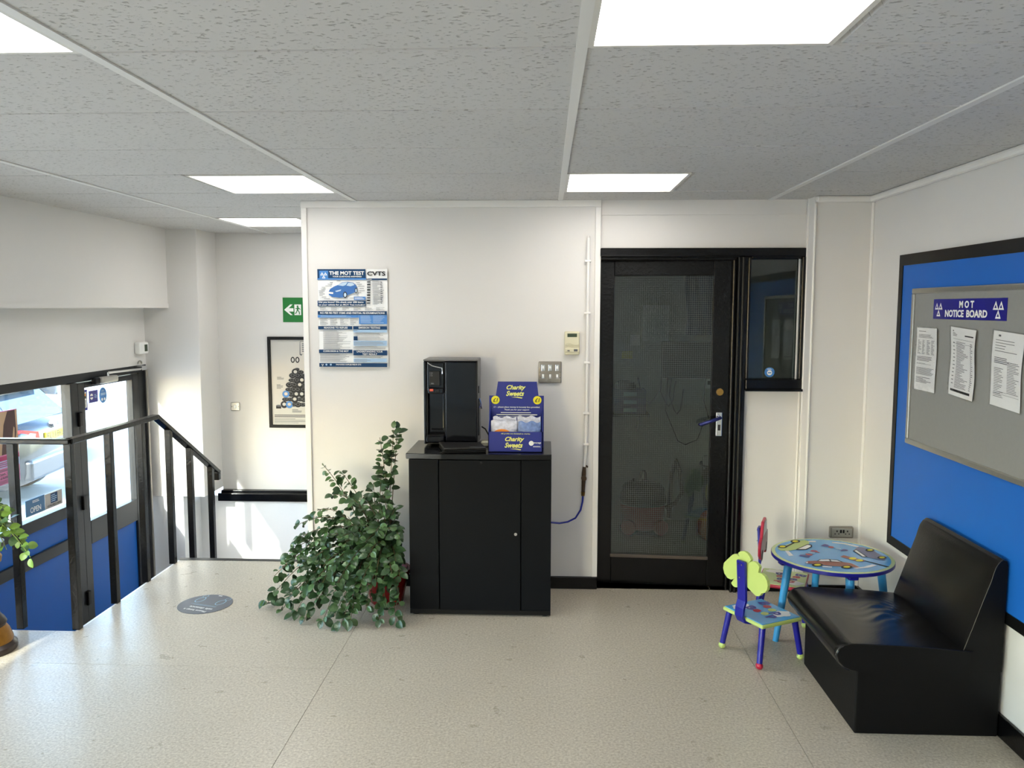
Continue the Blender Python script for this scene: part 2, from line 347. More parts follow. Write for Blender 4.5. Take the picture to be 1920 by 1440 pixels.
# walls
SB('wall_right', 'wall', 'white painted right wall', (XR, YF, -0.02, XR+0.12, 4.9, CZ+0.1))
SB('wall_front', 'wall', 'white wall behind the camera', (XL-0.12, YF-0.12, -0.02, XR+0.12, YF, CZ+0.1))
bw = SB('wall_back', 'wall', 'white boxed out partition wall carrying the poster', (-1.43, YB, LZ, 0.315, YS, CZ+0.05))
tw = MB().box(-1.438, YB-0.012, 0.0, -1.405, YB, CZ-0.04).box(0.285, YB-0.012, 0.075, 0.318, YB, CZ-0.04).box(-1.438, YB-0.016, CZ-0.04, 0.318, YB, CZ); tw.build('trim_strip', 'trimw', bw, bevel=0.003)
p0, p1 = onY(904, 613, YB), onY(958, 527, YB); MB().box(p0.x, YB-0.0015, p0.z, p1.x, YB, p1.z).build('filled_patch', 'wall', bw)
col_ = SB('wall_corner_pier', 'wall', 'white boxed column in the right hand corner', (1.495, 4.65, 0, XR, 4.95, CZ+0.05))
MB().tube([(1.502, 4.645, 0.02), (1.499, 4.645, CZ-0.04)], 0.007, 8).build('corner_bead', 'trimw', col_)
MB().box(1.488, 4.742, 0.02, 1.497, 4.756, CZ).build('corner_bead', 'trimw', col_)
SB('wall_stairwell', 'wall', 'white back wall of the stairwell above the black ledge', (-2.8, YS, 0.06, -1.4, YS+0.12, CZ+0.05))
SB('wall_stairwell_lower', 'wallgloss', 'glossy white lower wall of the stairwell below the black ledge', (-2.99, YS-0.03, LZ, -1.4, YS+0.12, 0.06))
SB('trim_1', 'blackgloss', 'black gloss skirting ledge along the stairwell wall', (-2.82, YS-0.075, 0.02, -1.4, YS+0.01, 0.09), (-2.8, YS-0.05, 0.085, -1.4, YS+0.01, 0.112), bevel=0.006)
SB('wall_left_pier', 'wall', 'white pier beside the entrance door', (XL-0.12, 6.45, 0.13, -2.80, YS+0.12, CZ+0.05), bevel=0.004)
SB('wall_left_pier_base', 'wallgloss', 'narrower white base below the entrance pier', (XL-0.12, 6.47, LZ, -2.99, YS+0.12, 0.13))
SB('wall_left', 'wall', 'white left wall over the entrance window', (XL-0.12, -1.45, 1.225, XL, 6.46, CZ+0.1), (XL-0.12, YF, 2.2, XL, -1.45, CZ+0.1), (XL-0.12, YF, LZ, XL, -1.45, 0.02), (XL-0.12, YF, 0.02, XL, -4.4, 2.2), (XL-0.12, -1.45, LZ, XL, 0.0, 1.225))
SB('wall_left_bulkhead', 'wall', 'white bulkhead box along the top of the left wall', (XL, -1.4, 1.685, -3.05, 6.45, CZ+0.02), (XL, -1.4, 1.682, -3.043, 6.45, 1.715))
# wall around the glazed door
SB('wall_door', 'wall', 'white wall above and beside the black glazed door', (0.315, 4.785, 2.035, 1.497, 4.90, CZ+0.05), (1.16, 4.785, 0, 1.497, 4.90, 1.21), (0.3, 4.775, CZ-0.085, 1.497, 4.785, CZ))
SB('trim_2', 'trimw', 'white coving along the top of the right wall', (XR-0.035, YF, CZ-0.035, XR, 4.65, CZ), (1.495, 4.615, CZ-0.035, XR, 4.65, CZ), bevel=0.012)
MB_ = MB().tube([(XR-0.006, 4.644, 0.09), (XR-0.006, 4.644, CZ-0.03)], 0.009, 8); tag(MB_.build('trim_3', 'trimw'), 'white bead in the corner of the right wall', kind='structure')
MB_ = MB().tube([(1.487, 4.78, 0.09), (1.487, 4.78, 1.21)], 0.007, 8); tag(MB_.build('trim_4', 'trimw'), 'white bead beside the panel under the side window', kind='structure')
SB('baseboard_back', 'blackgloss', 'black baseboard below the white partition', (-1.43, YB-0.018, 0, 0.318, YB, 0.075), bevel=0.004)
SB('baseboard_right', 'blackgloss', 'black baseboard along the right wall', (XR-0.018, YF, 0, XR, 4.65, 0.09), (1.48, 4.632, 0, XR, 4.65, 0.09), (1.17, 4.767, 0, 1.495, 4.785, 0.09), bevel=0.004)
# store room behind the glazed door
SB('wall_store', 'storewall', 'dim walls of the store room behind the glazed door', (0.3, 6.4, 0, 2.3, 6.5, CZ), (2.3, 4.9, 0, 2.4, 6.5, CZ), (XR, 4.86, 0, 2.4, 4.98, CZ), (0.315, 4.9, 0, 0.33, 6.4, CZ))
SB('floor_store', 'vinyl', 'store room floor seen through the glazed door', (0.31, EY1-0.03, -0.1, 2.4, 6.5, 0.0), (0.31, 4.78, -0.003, 2.4, EY1, 0.0))

# ceiling: slab, tiles, bars
ce = MB().box(XL-0.1, YF, CZ+0.022, XR+0.6, YS+0.1, CZ+0.12).build('ceiling', 'void'); tag(ce, 'suspended ceiling of fissured grey white tiles in a white grid', kind='structure')
BX = [-3.518+1.2*i for i in range(6)]; RW = 0.607; R0Y = 2.0
lights = {(1, 3, 1), (3, 3, 0), (1, 6, 0), (3, -1, 0), (1, -1, 1), (3, -5, 0), (1, -5, 1), (3, -9, 0), (1, -9, 1)}     # (bay, row, left/right half); rows behind the camera are unseen, added to light the room
tmesh = {}
def tile(x0, y0, x1, y1):
    k = (round(x1-x0, 3), round(y1-y0, 3))
    if k not in tmesh:
        b = MB(); W_, H_ = k; i = 0.0018; e = 0.007
        b.add([(i,i,0.012),(W_-i,i,0.012),(W_-i,H_-i,0.012),(i,H_-i,0.012),(e,e,0),(W_-e,e,0),(W_-e,H_-e,0),(e,H_-e,0)],
              [(4,7,6,5),(0,4,5,1),(1,5,6,2),(2,6,7,3),(3,7,4,0)])
        o = b.build('ceiling_tile', 'tile', ce, local=True); tmesh[k] = o.data
    else:
        o = bpy.data.objects.new('ceiling_tile', tmesh[k]); COL.objects.link(o); o.parent = ce
    o.location = (x0, y0, CZ+0.004*(random.random()-0.5)*0.5)
light_spots = []
for j in range(-11, 8):
    y0, y1 = R0Y+RW*j, R0Y+RW*(j+1)
    for i in range(5):
        x0, x1 = BX[i], min(BX[i+1], XR)
        yy1 = min(y1, YS)
        if y0 > YB-0.02:
            x1 = min(x1, -1.43)
            if x1-x0 < 0.02: continue
        elif y1 > YB and x0 > -1.2: yy1 = YB+0.02
        x0 = max(x0, -3.06)
        if x1-x0 < 0.02: continue
        hs = [h for h in (0, 1) if (i, j, h) in lights]
        if hs and x1-x0 > 1.0:
            xm = BX[i]+0.6
            light_spots.append((BX[i]+0.6*hs[0], y0))
            tile(*((xm, y0, x1, yy1) if hs[0] == 0 else (x0, y0, xm, yy1)))
        elif hs:
            light_spots.append((BX[i], y0))
            if x1 > BX[i]+0.62: tile(BX[i]+0.6, y0, x1, yy1)
        else: tile(x0, y0, x1, yy1)
for i in (1, 2, 3, 4):
    ye = YS if BX[i] < -1.43 else YB+0.005
    MB().box(BX[i]-0.014, YF, CZ-0.005, BX[i]+0.014, ye, CZ+0.02).build('grid_bar', 'bar', ce)
lab = {(1,3):'square light panel in the ceiling just left of the white partition', (3,3):'square light panel in the ceiling above the glazed door', (1,6):'small far light panel over the stairwell, partly hidden by the partition',
       (3,-1):'largest square light panel at the top of the view', (1,-1):'square light panel cut off by the top left corner'}
for (x, y) in light_spots:
    bay = int((x-BX[0]+0.01)//1.2); row = round((y-R0Y)/RW)
    t = thing('ceiling_light', (x+0.3, y+RW/2, CZ), lab.get((bay, row), '%s unseen light panel added behind the camera on the %s side' % ('nearer' if row == -5 else 'farther', 'left' if bay == 1 else 'right')), 'light', 'square ceiling light panels')
    w0, w1 = x+0.014, x+0.586; y0, y1 = y+0.006, y+RW-0.006
    b = MB(); e = 0.014
    for q in ((w0, y0, w1, y0+e), (w0, y1-e, w1, y1), (w0, y0+e, w0+e, y1-e), (w1-e, y0+e, w1, y1-e)): b.box(q[0], q[1], CZ-0.004, q[2], q[3], CZ+0.012)
    b.build('frame', 'lightframe', t)
    MB().box(w0+e, y0+e, CZ+0.001, w1-e, y1-e, CZ+0.008).build('diffuser', 'diffuser', t)

# ================================================================ glazed inner door and side window (right)
d1 = struct('door_1', 'black painted inner door with a tall wired glass pane, slightly ajar', (0.33, 4.86, 0))
b = MB().box(0.315, 4.75, 1.985, 1.495, 4.88, 2.035).box(1.105, 4.75, 0, 1.165, 4.88, 1.985).box(0.315, 4.77, 1.965, 1.105, 4.80, 1.99).box(1.085, 4.78, 0, 1.105, 4.88, 1.985)
b.build('door_frame', 'blackgloss', d1, bevel=0.006)
b = MB().tube([(1.112, 4.748, 0), (1.112, 4.748, 1.98)], 0.007, 8).tube([(1.135, 4.747, 0), (1.135, 4.747, 1.98)], 0.009, 8).tube([(0.32, 4.757, 1.99), (1.11, 4.757, 1.99)], 0.008, 8); b.build('moulding', 'blackdull', d1)
la = math.atan2(-0.045, 0.76); lr = Matrix.Rotation(la, 3, 'Z'); lo = Vector((0.322, 4.862, 0))
def LP(x, y, z): return lo + lr @ Vector((x, y, z))
def lbox(b, x0, y0, z0, x1, y1, z1, m=0): b.obox(LP((x0+x1)/2, (y0+y1)/2, (z0+z1)/2), (x1-x0, y1-y0, z1-z0), lr, m)
LW = 0.765
b = MB(); lbox(b, 0, 0, 0.006, 0.085, 0.04, 1.972); b.build('stile', 'blackgloss', d1, bevel=0.003)
b = MB(); lbox(b, LW-0.103, 0, 0.006, LW, 0.04, 1.972); b.build('stile', 'blackgloss', d1, bevel=0.003)
b = MB(); lbox(b, 0.085, 0, 1.88, LW-0.103, 0.04, 1.972); b.build('top_rail', 'blackgloss', d1, bevel=0.003)
b = MB(); lbox(b, 0.085, 0, 0.006, LW-0.103, 0.04, 0.178); b.build('bottom_rail', 'blackgloss', d1, bevel=0.003)
b = MB(); lbox(b, 0.08, -0.006, 0.172, LW-0.098, 0.012, 0.192); b.build('glazing_bead', mat('worn_brown_paint', '4a4038', 0.4), d1, bevel=0.003)
b = MB(); lbox(b, 0.082, 0.016, 0.176, LW-0.1, 0.022, 1.884); pane = b.build('glass_pane', 'wired', d1)
b = MB(); gx0, gx1, gz0, gz1 = 0.085, LW-0.103, 0.192, 1.88
k = gx0
while k < gx1: b.poly([LP(k, 0.0155, gz0), LP(k+0.0006, 0.0155, gz0), LP(k+0.0006, 0.0155, gz1), LP(k, 0.0155, gz1)]); k += 0.0127
k = gz0
while k < gz1: b.poly([LP(gx0, 0.0153, k), LP(gx1, 0.0153, k), LP(gx1, 0.0153, k+0.0006), LP(gx0, 0.0153, k+0.0006)]); k += 0.0127
tag(b.build('wire_mesh', 'wire', d1), kind='stuff')
hx = LW-0.052
b = MB().cyl(LP(hx, 0.0, 1.195), LP(hx, -0.008, 1.195), 0.021, n=20).cyl(LP(hx, -0.008, 1.195), LP(hx, -0.012, 1.195), 0.014, n=16); tag(b.build('lock_cylinder', 'brass', d1), 'round brass lock')
b = MB(); lbox(b, hx-0.019, -0.008, 0.93, hx+0.019, 0, 1.075); plt = b.build('handle_plate', 'chrome', d1, bevel=0.012, seg=3)
b = MB().tube([LP(hx, -0.005, 1.045), LP(hx, -0.045, 1.045), LP(hx-0.012, -0.055, 1.042), LP(hx-0.06, -0.06, 1.025), LP(hx-0.115, -0.055, 1.005), LP(hx-0.118, -0.035, 1.003)], [0.010, 0.010, 0.010, 0.011, 0.011, 0.009], 10); tag(b.build('lever_handle', mat('blue_lever', '2a2f6a', 0.2, metal=0.4), d1), 'dark blue lever handle')
b = MB(); lbox(b, hx-0.007, -0.0095, 0.965, hx+0.007, -0.007, 1.0); b.build('keyhole', 'ink', d1)
w1 = struct('window_1', 'narrow side window with black frame beside the glazed door', (1.33, 4.76, 1.21))
b = MB().box(1.165, 4.745, 1.21, 1.495, 4.85, 1.278).box(1.165, 4.752, 1.278, 1.182, 4.85, 1.985).box(1.468, 4.745, 1.278, 1.495, 4.85, 1.985).box(1.182, 4.752, 1.972, 1.468, 4.85, 1.99)
b.build('window_frame', 'blackgloss', w1, bevel=0.006)
b = MB().tube([(1.165, 4.742, 1.215), (1.492, 4.742, 1.215)], 0.008, 8); b.build('sill_moulding', 'blackgloss', w1)
MB().box(1.178, 4.80, 1.272, 1.472, 4.806, 1.98).build('glass_pane', 'wired', w1)
MB().box(1.463, 4.785, 1.278, 1.469, 4.80, 1.972).build('sealant_bead', 'trimw', w1)
p = onY(1443, 698, 4.797); F = Fback(p.x, p.z, 4.797)
b = MB().cyl((p.x, 4.7995, p.z), (p.x, 4.7985, p.z), 0.029, n=28, m=1).disc(F, 0, -0.003, 0.015, d=-0.001, m=2, n=20).rect(F, -0.009, -0.006, 0.009, 0.0, -0.0005, 1).bars(F, -0.014, 0.013, 0.014, 0.022, 2, 2, -0.0005, lo=0.8)
tag(b.build('window_sticker', ['white', 'pblue', 'white'], origin=p), 'round blue sticker at the foot of the side window', 'sticker')

# ================================================================ entrance (left): window with blue infill, glazed door
w2 = struct('window_2', 'shopfront window beside the entrance with blue panels below', (XL, 3.8, LZ))
def fr(x0, y0, z0, y1, z1, x1=None): return (XL-0.06 if x1 is None else x1, y0, z0, XL+x0, y1, z1)
b = MB()
for q in ((0.0, -0.03, 1.165, 6.45, 1.228), (0.0, -0.03, LZ, 0.03, 1.165), (0.0, 1.84, LZ, 1.91, 1.165), (0.0, 3.72, LZ, 3.79, 1.165), (0.012, 5.37, LZ, 5.455, 1.165), (0.0, 0.03, 0.255, 5.37, 0.335), (0.0, 0.03, 0.03, 5.37, 0.105), (0.0, 0.03, LZ, 5.37, LZ+0.06)): b.box(*fr(*q))
b.build('window_frame', 'frame', w2, bevel=0.005)
MB().box(XL-0.03, 0.02, 0.33, XL-0.024, 5.38, 1.17).build('glass_pane', 'glass', w2)
for (a, c) in ((0.025, 1.845), (1.905, 3.73), (3.78, 5.375)):
    MB().box(XL-0.035, a, 0.1, XL-0.02, c, 0.26).build('infill_panel', 'bluepanel', w2); MB().box(XL-0.035, a, LZ+0.05, XL-0.02, c, 0.035).build('infill_panel', 'bluepanel', w2)
MB().box(XL-0.05, 0.03, 0.333, XL+0.02, 5.37, 0.342).build('window_sill', 'frame', w2, bevel=0.003)
w3 = struct('window_added', 'unseen tall window added behind the camera to let in daylight', (XL, -2.4, 0.02))  # unseen glazing, added so daylight reaches the right wall
b = MB()
for q in ((-4.4, 0.02, -1.45, 0.09), (-4.4, 2.13, -1.45, 2.2), (-4.4, 0.09, -4.33, 2.13), (-1.52, 0.09, -1.45, 2.13), (-2.96, 0.09, -2.9, 2.13)): b.box(XL-0.06, q[0], q[1], XL, q[2], q[3])
b.build('window_frame', 'frame', w3, bevel=0.005)
for a, c in ((-4.34, -2.95), (-2.91, -1.51)): MB().box(XL-0.03, a, 0.08, XL-0.024, c, 2.14).build('glass_pane', 'glass', w3)
d2 = struct('door_2', 'dark grey entrance door with a glass upper half and blue lower panel', (XL, 5.9, LZ))
MB().box(XL-0.06, 6.31, LZ, XL+0.004, 6.45, 1.17).build('jamb', 'frame', d2, bevel=0.004)
DX = XL+0.008
for nm, q in (('stile', (5.46, LZ+0.01, 5.545, 1.16)), ('stile', (6.205, LZ+0.01, 6.305, 1.16)), ('top_rail', (5.545, 1.12, 6.205, 1.16)), ('mid_rail', (5.545, -0.005, 6.205, 0.165)), ('bottom_rail', (5.545, LZ+0.01, 6.205, -0.56))):
    MB().box(XL-0.045, q[0], q[1], DX, q[2], q[3]).build(nm, 'frame', d2, bevel=0.004)
MB().box(XL-0.025, 5.54, 0.16, XL-0.019, 6.21, 1.125).build('glass_pane', 'glass', d2)
MB().box(XL-0.03, 5.54, -0.565, XL-0.01, 6.21, 0.0).build('infill_panel', 'bluepanel', d2)
for z in (0.86, 0.27, -0.42): MB().box(XL, 5.435, z, XL+0.03, 5.475, z+0.1).build('hinge', 'blackdull', d2, bevel=0.005)
b = MB().box(DX, 6.27, 0.28, DX+0.012, 6.30, 0.34).box(DX, 6.268, 0.46, DX+0.01, 6.298, 0.51); tag(b.build('latch_plate', 'chrome', d2, bevel=0.003), 'bright latch plates')
MB().box(DX, 6.262, 0.24, DX+0.022, 6.305, 0.41).build('lock_case', 'frame', d2, bevel=0.004)
dc = MB().box(DX, 5.62, 1.135, DX+0.04, 5.70, 1.185).build('closer_backplate', 'blackdull', d2, bevel=0.015, seg=3)
b = MB().box(DX+0.004, 5.68, 1.135, DX+0.06, 5.90, 1.185); tag(b.build('door_closer', 'alu', d2, bevel=0.014, seg=3), 'silver door closer body')
b = MB().cyl((DX+0.035, 5.79, 1.18), (DX+0.035, 5.79, 1.212), 0.012, n=12).tube([(DX+0.035, 5.79, 1.208), (DX+0.05, 6.28, 1.2)], 0.009, 8).box(DX-0.01, 6.25, 1.19, DX+0.06, 6.33, 1.222); b.build('closer_arm', 'chrome', d2)
MB().tube([(XL+0.02, 6.41, LZ), (XL+0.02, 6.41, 1.19)], 0.011, 8).build('conduit', 'steel', d2)
MB().tube([(XL+0.012, 6.33+0.03*math.cos(a), 1.235+0.025*math.sin(a)) for a in [PI*k/8 for k in range(9)]], 0.006, 8).build('cable_loop', 'alu', d2)

# ================================================================ outside
gd = SB('ground', 'concrete', 'sunlit concrete forecourt outside the entrance', (-60, -30, -0.9, XL-0.12, 60, -0.8))
def make_car(name, loc, ang, paint, label, group=None, plate=None):
    t = thing(name, loc, label, 'car', group, rz=ang)
    st_ = [(0.0, .66, .42, .92), (0.05, .80, .33, 1.02), (0.25, .87, .26, 1.07), (0.8, .89, .22, 1.06), (1.6, .89, .20, 1.03), (2.8, .89, .20, 1.0), (3.4, .88, .22, .96), (4.1, .84, .25, .84), (4.4, .7, .33, .70)]
    b = MB(); vs = []; n = 10
    for x, hw, z0, z1 in st_:
        zm = (z0+z1)/2
        vs += [(x, -hw*.85, z0), (x, -hw*.98, z0+.12), (x, -hw, zm), (x, -hw*.97, z1-.1), (x, -hw*.86, z1), (x, hw*.86, z1), (x, hw*.97, z1-.1), (x, hw, zm), (x, hw*.98, z0+.12), (x, hw*.85, z0)]
    fs = [(i*n+k, (i+1)*n+k, (i+1)*n+(k+1) % n, i*n+(k+1) % n) for i in range(len(st_)-1) for k in range(n)] + [tuple(range(n)), tuple(reversed(range((len(st_)-1)*n, len(st_)*n)))]
    b.add(vs, fs, 0, True); b.build('body', paint, t, local=True, ang=50)
    lo_ = [(0.12, -.76), (3.05, -.76), (3.05, .76), (0.12, .76)]; hi = [(0.5, -.6), (2.2, -.6), (2.2, .6), (0.5, .6)]
    zl, zh = 1.0, 1.44
    A = [Vector((x, y, zl)) for x, y in lo_]; B = [Vector((x, y, zh)) for x, y in hi]
    b = MB(); b.add(A+B+[Vector((0.75, -.5, 1.48)), Vector((2.0, -.5, 1.48)), Vector((2.0, .5, 1.48)), Vector((0.75, .5, 1.48))], [(0, 1, 5, 4), (1, 2, 6, 5), (2, 3, 7, 6), (3, 0, 4, 7), (4, 5, 9, 8), (5, 6, 10, 9), (6, 7, 11, 10), (7, 4, 8, 11), (8, 9, 10, 11)], 0, True)
    b.build('cabin', paint, t, local=True, ang=25)
    def win(nm, a0, a1, b1, b0, u0, u1, v0, v1):
        q = []
        for u, v in ((u0, v0), (u1, v0), (u1, v1), (u0, v1)): q.append(a0.lerp(a1, u).lerp(b0.lerp(b1, u), v))
        nrm = (q[1]-q[0]).cross(q[3]-q[0]).normalized(); MB().prism([p_-nrm*0.01 for p_ in q], nrm*0.016).build(nm, 'carglass', t, local=True)
    win('rear_window', A[3], A[0], B[0], B[3], .06, .94, .12, .9); win('windscreen', A[1], A[2], B[2], B[1], .06, .94, .1, .92)
    win('side_window', A[0], A[1], B[1], B[0], .08, .3, .1, .86); win('side_window', A[0], A[1], B[1], B[0], .33, .58, .1, .86); win('side_window', A[0], A[1], B[1], B[0], .61, .9, .1, .86)
    win('side_window', A[2], A[3], B[3], B[2], .1, .39, .1, .86); win('side_window', A[2], A[3], B[3], B[2], .42, .67, .1, .86); win('side_window', A[2], A[3], B[3], B[2], .7, .92, .1, .86)
    MB().prism([(0.34, -.56, 1.43), (0.6, -.56, 1.49), (0.6, -.56, 1.46), (0.36, -.56, 1.405)], (0, 1.12, 0)).build('roof_spoiler', paint, t, local=True)
    for s_ in (-1, 1):
        MB().prism([(-0.012, s_*.40, .80), (-0.012, s_*.70, .84), (0.2, s_*.885, .86), (0.2, s_*.87, .98), (0.03, s_*.74, 1.0), (-0.006, s_*.42, .94)], (0.03, 0, 0)).build('tail_light', 'tail', t, local=True)
        for x in (0.78, 3.45):
            wl = MB().cyl((x, s_*.72, .31), (x, s_*.9, .31), .31, n=24).build('wheel', 'rubber', t, local=True); MB().cyl((x, s_*.9, .31), (x, s_*.912, .31), .2, n=20).build('hub_cap', 'wheel', wl, local=True)
        MB().box(-0.03, s_*.5-.11, .47, 0.02, s_*.5+.11, .5).build('reflector', 'tail', t, local=True)
    MB().box(-0.05, -.72, .36, 0.2, .72, .62).build('rear_bumper', paint, t, local=True, bevel=0.04, seg=3)
    if plate:
        pl = MB().box(-0.022, -.26, .79, 0.0, .26, .9).build('number_plate', 'plate', t, local=True, bevel=0.004)
        F = (Vector((-0.0225, 0.26, .79)), Vector((0, -1, 0)), Z_, Vector((-1, 0, 0)))
        a_, c_ = plate.split(); MB().text(F, a_, 0.03, 0.018, 0.235, 0.074, 0.0015, bold=0.01).build('lettering', 'ink', pl, local=True); MB().text(F, c_, 0.305, 0.018, 0.185, 0.074, 0.0015, bold=0.01).build('lettering', 'ink', pl, local=True)
        F = (Vector((-0.02, 0, 1.0)), Vector((0, -1, 0)), Z_, Vector((-1, 0, 0)))
        MB().cyl((0.03, 0, .985), (-0.02, 0, .985), .052, n=20).build('badge', 'chrome', t, local=True)
    return t
ha = math.atan2(-0.14, -0.99)
M['cargrey'] = mat('dark_grey_car_paint', '20262c', 0.25, metal=0.4, coat=0.8); M['carwhite'] = mat('white_car_paint', 'e8e8e6', 0.25, coat=0.8); M['cardark'] = mat('black_car_paint', '1c2024', 0.25, coat=0.8)
make_car('parked_car', (-6.37, 10.15, -0.8), ha, 'cargrey', 'dark grey parked car with yellow number plate seen through the window', 'parked cars outside', 'FL11 BKU')
make_car('parked_car', (-11.6, 12.4, -0.8), ha+PI, 'carwhite', 'white parked car seen bleached through the entrance door glass', 'parked cars outside')
make_car('parked_car', (-12.4, 19.0, -0.8), ha+1.2, 'cardark', 'black car far off above the dark grey car', 'parked cars outside')

# ================================================================ THINGS ON THE WALLS
# --- MOT poster, laid out from its own grid (u right, v up, metres)
PW, PH = 0.414, 0.578; po = Vector((-1.345, YB-0.004, 1.336)); Fp = (po, X_, Z_, -Y_)
t = thing('wall_poster', po, 'blue and white MOT test information poster on the partition wall', 'poster')
def bow(u, v): return po + X_*(u*PW) + Z_*(v*PH) - Y_*(0.003+0.006*(abs(v-0.4)**2)*4*(0.4+0.6*abs(u-0.5)))
MB().grid(bow, 8, 8).build('paper_sheet', 'paper', t)
def pc(cx, cy): return ((cx-(38+37*(cy-95)/1265))/895*PW, (1360-cy)/1265*PH)
b = MB(); D = 0.013; mats = ['navy', 'pblue', 'lblue', 'white', 'ink', 'inkg', 'carblue', 'carpale', 'inkm']
def PR(x0, y0, x1, y1, m, d=D):
    u0, v1 = pc(x0, y0); u1, v0 = pc(x1, y1); b.rect(Fp, u0, v0, u1, v1, d, m)
def PT(s_, x0, y0, x1, y1, m=3, bold=0.02, d=D+0.001):
    u0, v1 = pc(x0, y0); u1, v0 = pc(x1, y1); b.text(Fp, s_, u0, v0, u1-u0, v1-v0, d, m, bold)
def PB(x0, y0, x1, y1, n, m=5, lo=0.5, seed=1, d=D+0.0005):
    u0, v1 = pc(x0, y0); u1, v0 = pc(x1, y1); b.bars(Fp, u0, v0, u1, v1, n, m, d, 0.4, lo, seed)
PR(38, 95, 660, 212, 0); PR(40, 212, 665, 232, 1); PR(64, 116, 180, 226, 1, D+0.0004)
u_, v_ = pc(122, 170); tri_logo(b, Fp, u_, v_-0.002, 0.036, 3, D+0.001, 1)
PT('THE MOT TEST', 192, 122, 642, 170, 3, 0.03); PT('YOUR QUESTIONS ANSWERED', 235, 182, 610, 202, 3, 0.03)
PT('CVTS', 678, 124, 912, 180, 4, 0.03); PR(670, 215, 935, 234, 0); PT('Fees', 678, 218, 740, 231, 3)
for k in range(9): PR(680, 248+k*34, 722, 268+k*34, 4 if k % 2 else 8)
PB(745, 240, 905, 550, 26, 5, 0.4, 3); PB(850, 250, 890, 540, 12, 8, 0.5, 4)
# drawn car
def PP(pts, m, d=D+0.0006): b.fpoly(Fp, [pc(*q) for q in pts], d, m)
PP([(188, 385), (205, 350), (255, 318), (300, 300), (360, 265), (430, 258), (500, 268), (535, 295), (552, 335), (550, 370), (535, 390), (440, 425), (395, 455), (330, 462), (230, 450), (190, 425)], 6)
PP([(300, 300), (365, 268), (432, 262), (405, 300), (370, 312)], 7, D+0.001); PP([(415, 305), (440, 268), (498, 272), (520, 298), (470, 315)], 7, D+0.001)
PP([(188, 385), (248, 392), (245, 415), (190, 410)], 3, D+0.001); PP([(270, 375), (350, 355), (340, 375), (290, 388)], 7, D+0.001)
for cx, cy, rx, ry in ((400, 425, 26, 42), (540, 370, 17, 36)):
    u0, v0 = pc(cx, cy); b.disc(Fp, u0, v0, rx/895*PW, ry/1265*PH, D+0.0012, 4); b.disc(Fp, u0, v0, rx*.6/895*PW, ry*.65/1265*PH, D+0.0016, 7)
for k, (x, y) in enumerate([(200, 262), (172, 285), (145, 307), (95, 325), (85, 348), (58, 370), (62, 390), (68, 410), (70, 430), (100, 450), (130, 470), (540, 264), (550, 285), (565, 310), (585, 338), (580, 368), (565, 392), (510, 420), (455, 462), (290, 243)]): PR(x, y, x+40+(k*17) % 45, y+7, 5)
PR(512, 448, 664, 490, 1); PB(522, 455, 650, 484, 2, 3, 0.8)
PR(45, 500, 668, 572, 0); PT('Did you know? We check over 200 items', 60, 506, 638, 536); PT('on your vehicle for an MOT Test including:', 60, 542, 660, 568)
for k in range(6): PB(75+145*k, 583, 185+145*k, 625, 5, 5, 0.4, 10+k)
PR(48, 635, 940, 680, 0); PT('NO FEE RE-TEST ITEMS AND PARTIAL RE-EXAMINATIONS', 80, 645, 912, 670)
PR(48, 684, 580, 718, 1); PR(580, 684, 944, 800, 1); PB(85, 688, 490, 712, 2, 2, 0.8); PB(600, 690, 745, 790, 6, 2, 0.6, 5); PB(762, 690, 925, 790, 6, 2, 0.6, 6)
for k in range(4): PB(78+130*k, 726, 190+130*k, 812, 9, 5, 0.35, 20+k)
PR(55, 828, 497, 870, 0); PT('REASONS TO REFUSE', 132, 836, 438, 860); PR(508, 828, 945, 870, 0); PT('EMISSION TESTING', 580, 836, 856, 860)
PB(120, 886, 485, 1125, 26, 5, 0.5, 31); PR(510, 874, 945, 908, 2); PB(515, 880, 600, 890, 1, 8); PB(515, 915, 935, 950, 3, 5, 0.5, 33)
PR(515, 958, 568, 1012, 0); PB(575, 960, 935, 1005, 4, 5, 0.5, 34); PR(515, 1016, 948, 1080, 2); PB(520, 1024, 940, 1074, 5, 5, 0.6, 35); PB(515, 1090, 935, 1128, 3, 5, 0.6, 36)
PR(68, 1132, 503, 1178, 0); PT('CORROSION & THE MOT', 125, 1140, 455, 1164); PR(515, 1140, 953, 1206, 0); PT('UNDERSTANDING YOUR', 558, 1146, 895, 1168); PT('TEST RESULT', 632, 1178, 825, 1200)
PB(80, 1188, 490, 1295, 12, 5, 0.6, 37); PB(522, 1214, 940, 1240, 2, 5, 0.7, 38); PR(520, 1246, 950, 1294, 2); PB(532, 1252, 900, 1290, 3, 5, 0.3, 39)
PR(74, 1308, 955, 1357, 0); PT('THIS POSTER IS SUPPLIED FREE BY CVTS', 290, 1318, 618, 1336, 3)
u_, v_ = pc(118, 1330); tri_logo(b, Fp, u_, v_-0.001, 0.014, 3, D+0.001, 0)
for x in (168, 225): u_, v_ = pc(x, 1328); b.disc(Fp, u_, v_, 0.006, d=D+0.001, m=2)
b.build('print', mats, t)

